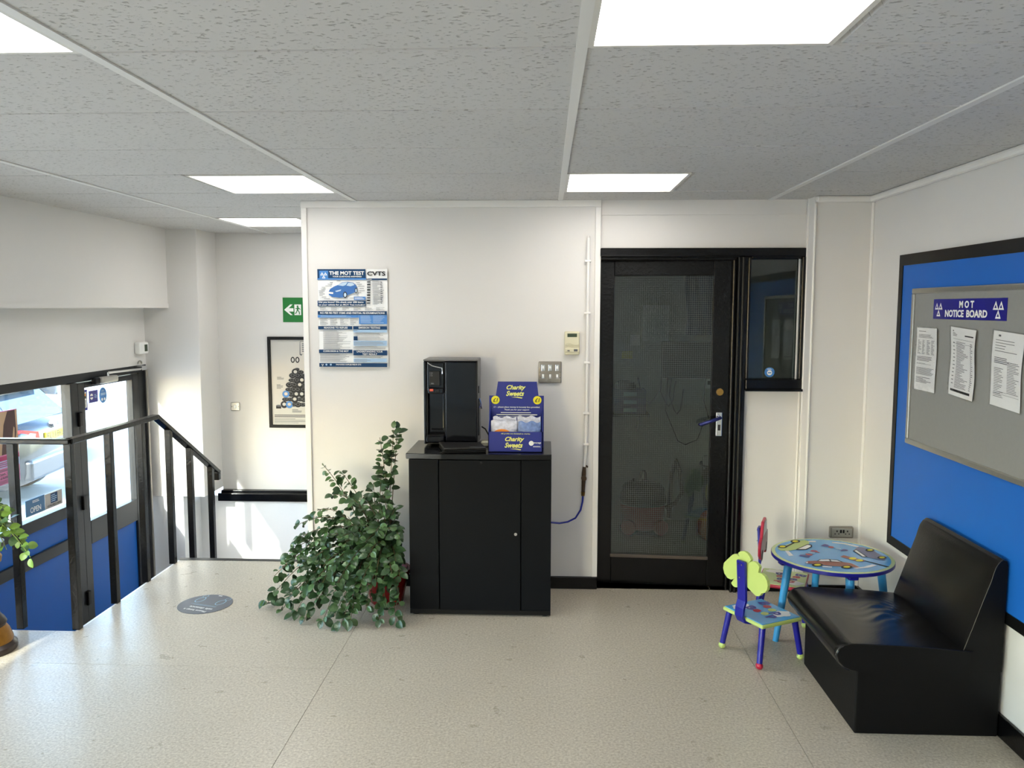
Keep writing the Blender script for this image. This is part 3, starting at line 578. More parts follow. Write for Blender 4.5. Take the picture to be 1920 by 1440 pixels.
# --- switch plate, keypad, pipe, hose, sockets
t = thing('light_switch', (0.028, YB, 1.245), 'steel six gang light switch plate below the alarm keypad', 'switch')
MB().box(-0.04, YB-0.012, 1.247, 0.096, YB, 1.375).build('plate', 'steel', t, bevel=0.006, seg=3)
for r_ in range(2):
    for c_ in range(3):
        x, z = -0.012+0.041*c_, 1.337-0.05*r_
        s_ = MB().box(x-0.011, YB-0.0145, z-0.019, x+0.011, YB-0.011, z+0.019).build('switch_collar', 'chrome', t, bevel=0.004) if r_ == 0 else MB().box(x-0.008, YB-0.0135, z-0.014, x+0.008, YB-0.011, z+0.014).build('switch_collar', 'chrome', t, bevel=0.002)
        MB().obox((x, YB-0.017, z+0.002), (0.010, 0.010, 0.018), Matrix.Rotation(-0.3, 3, 'X')).build('rocker', 'white', s_, bevel=0.002)
for x, z in ((-0.03, 1.312), (0.087, 1.312), (-0.03, 1.28), (0.087, 1.28)): MB().cyl((x, YB-0.0125, z), (x, YB-0.0135, z), 0.003, n=10).build('screw', 'inkm', t)
t = thing('alarm_keypad', (0.155, YB, 1.415), 'cream plastic alarm keypad with small display on the partition', 'keypad')
MB().box(0.112, YB-0.028, 1.415, 0.2, YB, 1.552).build('case', 'cream', t, bevel=0.008, seg=3)
MB().box(0.128, YB-0.0295, 1.52, 0.184, YB-0.027, 1.54).build('display', 'lcd', t)
for k in range(3):
    MB().tube([(0.116+0.08*i/8, YB-0.029, 1.476-0.008*k+0.006*math.sin(i/8*2*PI)) for i in range(9)], 0.0012, 6).build('moulded_line', mat('cream_groove', 'b7b092', 0.5) if k == 0 else bpy.data.materials['cream_groove'], t)
MB().box(0.114, YB-0.032, 1.43, 0.198, YB-0.02, 1.455).build('flap', 'cream', t, bevel=0.004)
b = MB().box(0.128, YB-0.0335, 1.437, 0.142, YB-0.0318, 1.443).box(0.166, YB-0.0335, 1.436, 0.188, YB-0.0318, 1.449); b.build('indicator', 'inkm', t)
t = thing('wall_pipe', (0.24, YB, 0.6), 'thin white painted pipe with tarnished valve running down the partition', 'pipe')
MB().tube([(0.247, YB-0.01, 2.10), (0.247, YB-0.025, 2.09), (0.246, YB-0.026, 2.07), (0.246, YB-0.022, 1.5), (0.242, YB-0.022, 0.86), (0.235, YB-0.022, 0.74)], 0.0085, 10).build('pipe', 'trimw', t)
for z in (1.96, 1.66, 1.37, 1.07, 0.885): MB().box(0.226, YB-0.034, z-0.006, 0.262, YB, z+0.006).build('pipe_clip', 'trimw', t, bevel=0.003)
v = MB().tube([(0.235, YB-0.022, 0.75), (0.233, YB-0.024, 0.71), (0.231, YB-0.024, 0.66), (0.229, YB-0.024, 0.60)], [0.010, 0.013, 0.012, 0.010], 10).build('valve', 'rust', t)
MB().cyl((0.232, YB-0.04, 0.685), (0.232, YB-0.055, 0.685), 0.016, n=12).build('valve_tap', 'rust', v); MB().cyl((0.246, YB-0.02, 0.755), (0.252, YB-0.034, 0.752), 0.006, n=8).build('valve_lever', 'rust', v)
MB().cyl((0.229, YB-0.024, 0.60), (0.228, YB-0.024, 0.575), 0.013, 0.011, n=6).build('hose_nut', 'brass', v)
hp = [(0.228, YB-0.024, 0.58), (0.226, YB-0.024, 0.54), (0.215, YB-0.028, 0.49), (0.185, YB-0.026, 0.44), (0.14, YB-0.022, 0.415), (0.09, YB-0.02, 0.405), (0.03, YB-0.02, 0.41), (-0.1, YB-0.02, 0.43)]
tag(MB().tube(hp, 0.0055, 8).build('hose', 'bluehose', origin=hp[0]), 'thin blue hose from the pipe valve to behind the black cabinet', 'hose')
t = thing('power_socket', (1.706, 4.65, 0.373), 'steel double power socket on the corner column', 'socket')
MB().box(1.640, 4.625, 0.372, 1.776, 4.65, 0.44).build('back_box', 'steel', t, bevel=0.008, seg=3)
MB().box(1.651, 4.621, 0.381, 1.765, 4.626, 0.431).build('face_plate', 'alu', t, bevel=0.003)
for x in (1.679, 1.738):
    b = MB().box(x-0.0035, 4.6195, 0.411, x+0.0035, 4.622, 0.42).box(x-0.014, 4.6195, 0.397, x-0.007, 4.622, 0.402).box(x+0.007, 4.6195, 0.397, x+0.014, 4.622, 0.402); b.build('pin_hole', 'ink', t)
for x in (1.701, 1.716): MB().box(x-0.005, 4.617, 0.405, x+0.005, 4.622, 0.424).build('rocker', 'blackdull', t, bevel=0.002)
t = thing('blanking_plate', (-2.667, YS, 0.798), 'small square steel switch plate on the stairwell wall', 'switch')
MB().box(-2.706, YS-0.012, 0.8, -2.628, YS, 0.872).build('plate', 'alu', t, bevel=0.01, seg=3); MB().box(-2.676, YS-0.02, 0.822, -2.658, YS-0.012, 0.85).build('rocker', 'white', t, bevel=0.003)
for x in (-2.695, -2.639): MB().cyl((x, YS-0.012, 0.836), (x, YS-0.0135, 0.836), 0.004, n=8).build('screw', 'inkm', t)
t = thing('door_sensor', (XL, 6.34, 1.31), 'small white sensor box above the entrance door', 'sensor')
MB().box(XL, 6.27, 1.315, XL+0.05, 6.41, 1.41).build('case', 'white', t, bevel=0.012, seg=3); MB().box(XL+0.05, 6.34, 1.335, XL+0.052, 6.385, 1.39).build('window', 'lcd', t)

# --- fire exit sign, framed tyre picture
sx = -2.233; t = thing('exit_sign', (sx, YS, 1.56), 'green fire exit sign with white arrow on the stairwell wall', 'sign')
F = Fback(sx, 1.562, YS-0.004); MB().box(sx, YS-0.004, 1.562, sx+0.45, YS, 1.77).build('panel', 'green', t, bevel=0.001)
b = MB(); d = 0.001
b.fpoly(F, [(0.012, 0.105), (0.065, 0.15), (0.085, 0.15), (0.052, 0.118), (0.092, 0.118), (0.092, 0.09), (0.052, 0.09), (0.085, 0.06), (0.065, 0.06)], d, 0)
b.rect(F, 0.1, 0.06, 0.158, 0.15, d, 0)
b.disc(F, 0.128, 0.134, 0.008, d=2*d, m=1, n=14).fpoly(F, [(0.122, 0.126), (0.138, 0.126), (0.134, 0.098), (0.12, 0.098)], 2*d, 1).fpoly(F, [(0.12, 0.1), (0.128, 0.1), (0.118, 0.075), (0.104, 0.07), (0.103, 0.077), (0.112, 0.08)], 2*d, 1).fpoly(F, [(0.127, 0.1), (0.135, 0.1), (0.146, 0.085), (0.146, 0.066), (0.139, 0.066), (0.139, 0.082)], 2*d, 1).fpoly(F, [(0.137, 0.125), (0.141, 0.12), (0.154, 0.11), (0.15, 0.106), (0.136, 0.114)], 2*d, 1).fpoly(F, [(0.123, 0.126), (0.121, 0.12), (0.108, 0.117), (0.11, 0.112), (0.124, 0.114)], 2*d, 1)
b.text(F, 'FIRE', 0.175, 0.115, 0.115, 0.032, d, 0, 0.0).text(F, 'EXIT', 0.175, 0.068, 0.115, 0.032, d, 0, 0.0); b.build('symbol', ['white', 'green'], t)
fx = -2.371; t = thing('picture_frame', (fx, YS, 0.656), 'black framed picture of a heap of tyres on the stairwell wall', 'picture')
FWd, FH = 0.52, 0.782; F = Fback(fx, 0.656, YS-0.008)
b = MB()
for q in ((0, 0, FWd, 0.026), (0, FH-0.026, FWd, FH), (0, 0.026, 0.026, FH-0.026), (FWd-0.026, 0.026, FWd, FH-0.026)): b.box(fx+q[0], YS-0.022, 0.656+q[1], fx+q[2], YS, 0.656+q[3])
b.build('frame', 'blackdull', t, bevel=0.003)
MB().box(fx+0.02, YS-0.008, 0.676, fx+FWd-0.02, YS-0.002, 0.656+FH-0.02).build('print_sheet', mat('warm_grey_print', 'c3bfb6', 0.25), t)
b = MB(); r_ = random.Random(5)
rows = [(0.20, 0.13, 0.39), (0.245, 0.14, 0.38), (0.29, 0.155, 0.37), (0.33, 0.17, 0.355), (0.37, 0.185, 0.34), (0.41, 0.2, 0.325), (0.45, 0.215, 0.31), (0.48, 0.235, 0.29), (0.505, 0.25, 0.275)]
for k, (v_, a, c) in enumerate(rows):
    u_ = a
    while u_ <= c+0.001:
        sz = 0.03 if k < 8 else 0.02; jt = r_.uniform(-.006, .006); sq = r_.choice([0.55, 0.75, 1.0]); dd = 0.0008+0.0001*len(rows)-0.00008*k+r_.random()*0.00005
        b.disc(F, u_+jt, v_, sz+0.003, (sz+0.003)*sq, dd, 3, 18).disc(F, u_+jt, v_, sz, sz*sq, dd+0.0002, 2 if r_.random() < 0.07 else 0, 18).disc(F, u_+jt, v_+0.003, sz*.55, sz*.5*sq, dd+0.0004, 3, 14).disc(F, u_+jt, v_+0.003, sz*.48, sz*.43*sq, dd+0.0006, 0 if sq < .9 else 1, 14)
        u_ += 0.042
b.build('tyre_heap_print', ['ink', bpy.data.materials['warm_grey_print'], 'pblue', 'inkg', 'inkm'], t)
for u_, v_ in ((0.215, 0.585), (0.255, 0.585)): MB().disc(F, u_, v_, 0.018, 0.026, 0.001, 0, 18).disc(F, u_, v_, 0.009, 0.016, 0.0014, 1, 14).build('hanging_tyre_print', ['ink', bpy.data.materials['warm_grey_print'], 'pblue', 'inkg', 'inkm'], t)
b = MB()
b.rect(F, 0.06, 0.165, 0.105, 0.19, 0.001, 0).disc(F, 0.0825, 0.19, 0.0225, 0.008, 0.0014, 4, 16).build('single_tyre_print', ['ink', bpy.data.materials['warm_grey_print'], 'pblue', 'inkg', 'inkm'], t)
for q in ((0.075, 0.415, 0.14, 0.44, 3), (0.07, 0.335, 0.13, 0.375, 4), (0.2, 0.13, 0.29, 0.16, 3)): MB().bars(F, *q, 4, lo=.5).build('caption_print', ['ink', bpy.data.materials['warm_grey_print'], 'pblue', 'inkg', 'inkm'], t)
b = MB()
#, 0.14, 0.44, 3, 4, lo=.5).bars(F, 0.07, 0.335, 0.13, 0.375, 4, 4, lo=.5).bars(F, 0.2, 0.13, 0.29, 0.16, 3, 4, lo=.5)
b.bars(F, 0.045, 0.088, 0.42, 0.115, 2, 0, lo=.8).bars(F, 0.045, 0.035, 0.42, 0.082, 4, 4, lo=.4, fill=.3).build('footer_print', ['ink', bpy.data.materials['warm_grey_print'], 'pblue', 'inkg', 'inkm'], t); b = MB()
b.fpoly(F, [(0.275, 0.63), (0.29, 0.62), (0.30, 0.635), (0.38, 0.635), (0.38, 0.745), (0.285, 0.745), (0.278, 0.735)], 0.001, 4).fpoly(F, [(0.283, 0.635), (0.377, 0.638), (0.377, 0.742), (0.287, 0.742), (0.282, 0.734)], 0.0014, 1).bars(F, 0.297, 0.65, 0.365, 0.73, 5, 4, 0.0018, lo=.6)
b.build('speech_bubble_print', ['ink', bpy.data.materials['warm_grey_print'], 'pblue', 'inkg', 'inkm'], t)

# --- blue wall board, grey notice board, sign, papers (right wall)
t = thing('wall_board', (XR, 2.9, 0.465), 'large blue panel edged with black tape on the right wall', 'panel')
MB().box(XR-0.012, 1.5, 0.47, XR, 4.245, 1.955).build('panel', 'blue', t)
for q in ((1.49, 1.905, 4.252, 1.96), (1.49, 0.463, 4.252, 0.51)): MB().box(XR-0.016, q[0], q[1], XR-0.001, q[2], q[3]).build('edge_tape', 'blackdull', t)
MB().box(XR-0.016, 4.21, 0.51, XR-0.001, 4.252, 1.905).build('edge_tape', 'blackdull', t); MB().box(XR-0.016, 1.49, 0.51, XR-0.001, 1.53, 1.905).build('edge_tape', 'blackdull', t)
NX = XR-0.012; t = thing('notice_board', (NX, 3.46, 1.025), 'grey felt notice board with aluminium frame on the blue panel', 'notice board')
MB().box(NX-0.010, 2.87, 1.03, NX, 4.055, 1.782).build('felt', 'felt', t)
for q in ((2.86, 1.762, 4.062, 1.787), (2.86, 1.025, 4.062, 1.05)): MB().box(NX-0.02, q[0], q[1], NX, q[2], q[3]).build('frame_rail', 'alu', t, bevel=0.005, seg=3)
for q in ((4.037, 4.062), (2.86, 2.885)): MB().box(NX-0.02, q[0], 1.05, NX, q[1], 1.762).build('frame_rail', 'alu', t, bevel=0.005, seg=3)
SX = NX-0.0105; t = thing('board_sign', (SX, 3.545, 1.643), 'royal blue MOT notice board sign with white lettering', 'sign')
F = Fright(3.845, 1.643, SX-0.002); MB().box(SX-0.002, 3.245, 1.643, SX, 3.845, 1.733).build('panel', 'signblue', t)
MB().text(F, 'M O T', 0.235, 0.050, 0.122, 0.031, 0.001, 0, 0.045).build('lettering', 'white', t); MB().text(F, 'NOTICE', 0.113, 0.010, 0.163, 0.032, 0.001, 0, 0.04).build('lettering', 'white', t); MB().text(F, 'BOARD', 0.298, 0.010, 0.165, 0.032, 0.001, 0, 0.04).build('lettering', 'white', t)
for u_, h_ in ((0.052, 0.062), (0.542, 0.070)): b = MB(); tri_logo(b, F, u_, 0.043, h_, 0, 0.001, 1); b.build('emblem', ['white', 'signblue'], t)
def paper(y0, z0, lab_, seed, kind):
    t = thing('notice_paper', (SX, y0-0.105, z0), lab_, 'paper', 'papers pinned to the notice board')
    F = Fright(y0, z0, SX); r_ = random.Random(seed); a1, a2, ph = r_.uniform(.3, 1), r_.uniform(.3, 1), r_.uniform(0, 6)
    def wv(u, v): return 0.004 + 0.006*a1*(0.5+0.5*math.sin(v*7+ph+u*2)) + 0.005*a2*u*(0.5+0.5*math.sin(v*4+ph))
    def sf(u, v): return P3(F, u*0.21 + 0.004*math.sin(v*5+ph), v*0.297 - 0.012*u*(kind > 0), wv(u, v))
    sh = MB().grid(sf, 8, 14).build('sheet', 'paper', t)
    b = MB()
    def ln(u0, v0, u1, v1, m=0, e=0.0008):
        n = 4; pts = [(u0+(u1-u0)*k/n, v0) for k in range(n+1)] + [(u1-(u1-u0)*k/n, v1) for k in range(n+1)]
        b.poly([sf(u, v) + F[3]*e for u, v in pts], m)
    def br(u0, v0, u1, v1, n, m=0, lo=.5, fill=.4):
        s_ = (v1-v0)/n
        for k in range(n): ln(u0, v1-(k+1)*s_+s_*(1-fill)/2, u0+(u1-u0)*r_.uniform(lo, 1), v1-k*s_-s_*(1-fill)/2, m)
    if kind == 0:
        br(.1, .935, .5, .955, 1, 0, .9); br(.1, .84, .92, .9, 4, 1)
        for k in range(4): br(.08+.22*k, .58, .26+.22*k, .81, 15, 1, .35)
        br(.08, .47, .92, .55, 4, 1, .7); br(.08, .42, .9, .44, 2, 1); br(.08, .25, .92, .37, 8, 1, .8); br(.08, .12, .85, .22, 5, 1, .3)
    elif kind == 1:
        ln(.1, .94, .14, .955, 0); br(.1, .87, .3, .925, 3, 1); ln(.6, .885, .93, .903, 0); ln(.1, .83, .94, .833, 0); ln(.1, .765, .94, .768, 1)
        br(.24, .12, .74, .8, 34, 1, .35, .35); br(.82, .12, .92, .8, 24, 1, .3, .35); br(.1, .15, .19, .8, 12, 1, .6, .2); ln(.08, .06, .88, .095, 0)
    else:
        ln(.18, .93, .26, .955, 1); br(.1, .72, .9, .9, 5, 1, .4, .2); br(.1, .57, .6, .66, 4, 1, .8); br(.1, .12, .45, .52, 18, 1, .4, .3); br(.55, .2, .95, .62, 20, 1, .5, .3); ln(.08, .17, .95, .173, 0); ln(.3, .2, .55, .203, 0); ln(.3, .17, .303, .2, 0)
    b.build('print', ['ink', 'inkm'], t)
    MB().grid(lambda u, v: sf(u*1.06-.03, v*1.03-.01) + F[3]*(0.0022+0.002*abs(math.sin(v*23+u*9+ph))), 10, 24).build('plastic_sleeve', 'sleeve', t)
paper(3.995, 1.302, 'leftmost typed paper in a plastic sleeve on the notice board', 1, 0)
paper(3.655, 1.315, 'middle typed paper with a dark footer bar on the notice board', 2, 1)
paper(3.322, 1.308, 'rightmost typed paper on the notice board, cut off by the picture edge', 3, 2)

# --- stickers and posters on the entrance glass
GX = XL-0.019
def card(name, y0, z0, wd, ht, base, lab_, cat, fn, gx=GX):
    t = thing(name, (gx, y0, z0), lab_, cat); MB().box(gx, y0, z0, gx+0.002, y0+wd, z0+ht).build('card', base, t)
    b = MB(); mats_ = fn(b, Fleft(y0, z0, gx+0.002)); b.build('print', mats_, t)
def f1(b, F): b.text(F, 'OPEN', 0.045, 0.018, 0.11, 0.036, 0.001, 0, 0.02).bars(F, 0.07, 0.078, 0.14, 0.096, 2, 0, lo=.9); b.rect(F, 0.0, 0.0, 0.2, 0.004, 0.001, 0); return ['white']
card('open_sign', 4.872, 0.362, 0.198, 0.107, 'openblue', 'blue OPEN card standing in the shopfront window', 'sign', f1)
def f2(b, F): b.rect(F, 0.06, 0.03, 0.135, 0.094, 0.001, 0).bars(F, 0.065, 0.036, 0.13, 0.088, 4, 1, 0.0015, lo=.6).text(F, 'AVAILABLE HERE', 0.02, 0.01, 0.15, 0.014, 0.001, 2, 0.02); return ['navy', 'lblue', 'ink']
card('window_card', 5.072, 0.364, 0.188, 0.1, 'greycard', 'grey card reading AVAILABLE HERE beside the OPEN card', 'sign', f2)
def f3(b, F):
    b.rect(F, 0, 0.30, 0.24, 0.44, 0.0006, 2).fpoly(F, [(0.08, 0.18), (0.11, 0.36), (0.15, 0.44), (0.22, 0.44), (0.225, 0.3), (0.2, 0.2), (0.17, 0.18)], 0.001, 3).fpoly(F, [(0.13, 0.18), (0.15, 0.25), (0.165, 0.25), (0.17, 0.18)], 0.0014, 2).fpoly(F, [(0.185, 0.27), (0.2, 0.34), (0.21, 0.33), (0.205, 0.26)], 0.0014, 2)
    b.rect(F, 0, 0.18, 0.24, 0.30, 0.0005, 2).rect(F, 0, 0.145, 0.24, 0.172, 0.001, 1).rect(F, 0, 0.10, 0.24, 0.145, 0.001, 4).bars(F, 0.01, 0.105, 0.21, 0.14, 3, 1, 0.0015, lo=.6)
    b.text(F, '26th, 27', 0.055, 0.055, 0.09, 0.016, 0.001, 5, 0.02).text(F, 'of AUGUST', 0.055, 0.034, 0.1, 0.014, 0.001, 5, 0.02).bars(F, 0.055, 0.078, 0.15, 0.094, 2, 5, 0.001, lo=.8).bars(F, 0.03, 0.006, 0.2, 0.028, 3, 5, 0.001, lo=.6, fill=.25); return ['pink', 'pinkd', 'skin', 'hair', 'lav', 'inkm']
card('event_poster', 4.6, 0.618, 0.24, 0.445, 'pink', 'pink event poster stuck on the shopfront window behind the railing', 'poster', f3)
def f4(b, F): b.rect(F, 0.006, 0.02, 0.05, 0.13, 0.0006, 1).rect(F, 0.012, 0.085, 0.044, 0.122, 0.001, 2).disc(F, 0.03, 0.112, 0.009, d=0.0014, m=3, n=14).bars(F, 0.01, 0.026, 0.045, 0.08, 7, 2, 0.001, lo=.6); return ['navy', 'white', 'ink', 'orange']
card('door_sticker', 5.556, 0.955, 0.06, 0.148, 'signblue', 'tall narrow blue sticker on the entrance door glass', 'sticker', f4)
def f5(b, F): b.disc(F, 0.032, 0.045, 0.02, 0.022, 0.001, 0, 20).rect(F, 0.012, 0.04, 0.052, 0.05, 0.0014, 1).bars(F, 0.068, 0.03, 0.105, 0.06, 3, 2, 0.001, lo=.6); return ['white', 'signblue', 'lblue']
card('door_sticker', 5.638, 1.0, 0.115, 0.088, 'signblue', 'dark blue rectangular sticker on the entrance door glass', 'sticker', f5)
F = Fleft(5.822, 1.04, GX); t = thing('door_sticker', (GX, 5.822, 0.985), 'round blue sticker on the entrance door glass', 'sticker')
MB().prism([P3(F, 0.05*math.cos(2*PI*k/28), 0.058*math.sin(2*PI*k/28), 0) for k in range(28)], F[3]*0.002).build('card', 'pblue', t)
MB().rect(F, -0.032, 0.0, 0.034, 0.018, 0.003, 0).bars(F, -0.02, 0.026, 0.02, 0.04, 2, 0, 0.003, lo=.8).disc(F, -0.016, -0.03, 0.011, d=0.003, m=1, n=14).disc(F, 0.018, -0.03, 0.011, d=0.003, m=1, n=14).build('print', ['lblue', 'white'], t)

# ================================================================ FURNITURE
# --- black cabinet
CX0, CX1, CY0, CY1, CH = -0.738, 0.036, 4.305, 4.735, 0.905
t = thing('storage_cabinet', ((CX0+CX1)/2, 4.5, 0), 'black storage cabinet with one centre door against the partition', 'cabinet')
MB().box(CX0+0.004, CY0+0.02, 0.03, CX1-0.004, CY1, CH-0.03).build('carcass', 'black', t)
MB().prism([(CX0-0.014, CY1, CH-0.03), (CX0-0.014, CY0-0.008, CH-0.03), (-0.56, CY0-0.02, CH-0.03), (-0.13, CY0-0.02, CH-0.03), (CX1+0.0, CY0-0.008, CH-0.03), (CX1+0.0, CY1, CH-0.03)], (0, 0, 0.03)).build('top', 'blacktop', t, bevel=0.003)
MB().box(CX0, CY0, 0.035, -0.577, CY0+0.02, CH-0.034).build('side_panel', 'black', t, bevel=0.002); MB().box(-0.125, CY0, 0.035, CX1, CY0+0.02, CH-0.034).build('side_panel', 'black', t, bevel=0.002)
dr = MB().box(-0.571, CY0-0.004, 0.035, -0.130, CY0+0.018, CH-0.036).build('door', 'black', t, bevel=0.002)
lk = MB().cyl((-0.156, CY0-0.004, 0.466), (-0.156, CY0-0.014, 0.466), 0.0085, n=16).build('lock', 'chrome', dr); MB().cyl((-0.344, CY0-0.001, CH-0.05), (-0.344, CY0-0.009, CH-0.05), 0.006, n=12).build('button', 'pdark', dr)
MB().box(CX0, CY0+0.002, 0.008, CX1, CY1, 0.033).build('plinth', 'blackdull', t, bevel=0.002)
for x in (CX0+0.03, CX1-0.03):
    for y in (CY0+0.03, CY1-0.03): MB().cyl((x, y, 0), (x, y, 0.01), 0.018, n=12).build('foot', 'rubber', t)
# --- drinks machine
mx0, mx1, my0, my1, mz0, mz1 = -0.686, -0.384, 4.525, 4.75, 0.905, 1.393
t = thing('drinks_machine', ((mx0+mx1)/2, 4.63, mz0), 'glossy black water dispenser machine on the cabinet', 'machine')
b = MB().box(mx0, my0+0.012, mz0+0.012, mx0+0.02, my1, mz1).box(mx0+0.118, my0+0.012, mz0+0.012, mx1, my1, mz1).box(mx0, my0+0.09, mz0+0.012, mx1, my1, mz1).box(mx0, my0+0.012, mz1-0.02, mx1, my1, mz1).box(mx0, my0+0.012, mz0+0.012, mx1, my1, mz0+0.05); b.build('body', 'pdark', t)
MB().box(mx0-0.002, my0+0.004, mz1-0.003, mx1+0.002, my1, mz1+0.006).build('lid', mat('grey_machine_side', '6c6b68', 0.4), t, bevel=0.003)
MB().box(mx1-0.002, my0+0.02, mz0+0.012, mx1+0.003, my1, mz1).build('side_cover', bpy.data.materials['grey_machine_side'], t)
MB().box(mx0+0.122, my0-0.004, mz0+0.014, mx1-0.002, my0+0.014, mz1-0.006).build('front_door', 'pblack', t, bevel=0.006, seg=3)
MB().box(mx0, my0, mz0+0.014, mx0+0.014, my0+0.014, mz1-0.006).build('edge_trim', 'pblack', t, bevel=0.004)
MB().box(mx0+0.016, my0+0.006, mz0+0.315, mx0+0.116, my0+0.03, mz1-0.008).build('control_housing', 'pblack', t, bevel=0.008, seg=3)
cp = MB().box(mx0+0.03, my0, mz0+0.345, mx0+0.094, my0+0.01, mz0+0.43).build('control_panel', 'pdark', t, bevel=0.004)
b = MB(); F = Fback(mx0+0.03, mz0+0.345, my0-0.0005)
for k in range(3): b.rect(F, 0.006, 0.072-0.008*k, 0.010, 0.074-0.008*k, 0.0005).rect(F, 0.013, 0.072-0.008*k, 0.022-0.002*(k % 2), 0.074-0.008*k, 0.0005)
b.rect(F, 0.012, 0.01, 0.03, 0.012, 0.0005).rect(F, 0.012, 0.014, 0.026, 0.016, 0.0005); b.build('print', 'inkg', cp)
MB().tube([(mx0+0.022, my0+0.004, mz1-0.012), (mx0+0.05, my0+0.004, mz1-0.03), (mx0+0.085, my0+0.004, mz1-0.038), (mx0+0.105, my0+0.004, mz1-0.043), (mx0+0.107, my0+0.004, mz1-0.075)], 0.004, 8).build('trim_curve', 'chrome', t)
MB().box(mx0+0.024, my0-0.004, mz0+0.30, mx0+0.112, my0+0.02, mz0+0.335).build('button_bar', 'pblack', t, bevel=0.006)
bt = MB().box(mx0+0.034, my0-0.009, mz0+0.314, mx0+0.056, my0, mz0+0.328).build('hot_button', mat('red_button', 'd2543c', 0.3), t, bevel=0.003); tag(bt, 'small red button')
MB().box(mx0+0.066, my0-0.009, mz0+0.308, mx0+0.092, my0, mz0+0.324).build('cold_button', 'pdark', t, bevel=0.003)
MB().box(mx0+0.022, my0+0.06, mz0+0.05, mx0+0.116, my0+0.085, mz0+0.30).build('recess_back', 'pblack', t)
MB().tube([(mx0+0.035, my0+0.055, mz0+0.09), (mx0+0.10, my0+0.055, mz0+0.09), (mx0+0.105, my0+0.055, mz0+0.1), (mx0+0.105, my0+0.055, mz0+0.29)], 0.003, 8).build('recess_rim', 'pblack', t)
MB().box(mx0+0.014, my0-0.012, mz0+0.02, mx0+0.118, my0+0.07, mz0+0.062).build('drip_tray', 'pblack', t, bevel=0.008, seg=3)
for k in range(7): MB().box(mx0+0.022, my0-0.006+0.01*k, mz0+0.062, mx0+0.112, my0-0.002+0.01*k, mz0+0.065).build('grille_bar', 'pdark', t)
for x in (mx0+0.03, mx1-0.03):
    for y in (my0+0.03, my1-0.03): MB().cyl((x, y, mz0), (x, y, mz0+0.014), 0.012, n=12).build('foot', 'rubber', t)
b = MB().box(mx1+0.002, my0+0.03, mz0+0.06, mx1+0.01, my0+0.07, mz0+0.27).box(mx1+0.003, my0+0.05, mz0+0.3, mx1+0.008, my0+0.09, mz0+0.34); b.build('side_vent', 'pdark', t)
MB().tube([(mx1+0.004, my0+0.05, mz0+0.20), (mx1+0.016, my0+0.05, mz0+0.24), (mx1+0.01, my0+0.05, mz0+0.27), (mx1+0.02, my0+0.05, mz0+0.235), (mx1+0.022, my0+0.05, mz0+0.21)], 0.005, 8).build('side_clip', 'chrome', t)
cb = [(-0.372, 4.72, 0.99), (-0.35, 4.70, 0.98), (-0.33, 4.68, 0.95), (-0.315, 4.66, 0.925), (-0.29, 4.66, 0.912), (-0.2, 4.69, 0.911)]
tag(MB().tube(cb, 0.004, 8).build('power_cable', 'cable', origin=cb[0]), 'black cable behind the sweets box on the cabinet', 'cable')
tag(MB().box(-0.362, 4.53, 0.905, -0.318, 4.6, 0.935).build('plug_adaptor', 'cream', origin=(-0.34, 4.565, 0.905), bevel=0.008, seg=3), 'cream plug block between the machine and the sweets box', 'plug')
# --- folder
zt = 0.9055; c4 = [onZ(833, 861, zt), onZ(919, 857, zt), onZ(897, 827, zt), onZ(820, 828, zt)]; c4[2].y = c4[3].y = 4.505; c4[0].y = max(c4[0].y, 4.292); c4[1].y = max(c4[1].y, 4.292); c4[2].x = -0.395; c4[3].x = -0.595
c4 = [Vector((-0.545, 4.296, zt)), Vector((-0.318, 4.335, zt)), Vector((-0.365, 4.505, zt)), Vector((-0.60, 4.50, zt))]
t = thing('zip_folder', (-0.46, 4.4, zt), 'black leather zip folder lying on the cabinet in front of the machine', 'folder')
MB().prism(c4, (0, 0, 0.012)).build('back_cover', 'leatherside', t, bevel=0.005, seg=3)
MB().prism([c.lerp(sum(c4, Vector())/4, 0.03)+Vector((0, 0, 0.012)) for c in c4], (0, 0, 0.006)).build('pages', 'blackdull', t)
MB().prism([c+Vector((0, 0, 0.018)) for c in c4], (0, 0, 0.012)).build('front_cover', 'foldertop', t, bevel=0.006, seg=3)
MB().tube([c4[0]+Vector((0.01, 0.006, 0.015)), c4[0].lerp(c4[1], .5)+Vector((0, 0.0, 0.014)), c4[1]+Vector((0, 0.004, 0.015))], 0.0035, 8).build('zip', 'pdark', t)
F = Ffloor(-0.40, 4.335, zt+0.0302, 0.15); MB().box(0, 0, 0, 0.04, 0.008, 0.0012).build('badge', 'chrome', t, local=True).location = Vector((-0.41, 4.345, zt+0.0302))-Vector((-0.46, 4.4, zt))
MB().tube([c4[0]+Vector((0.0, 0.004, 0.012)), c4[0]+Vector((-0.012, 0.0, 0.006)), c4[0]+Vector((-0.022, 0.002, 0.004))], 0.003, 6).build('zip_pull', 'cable', t)
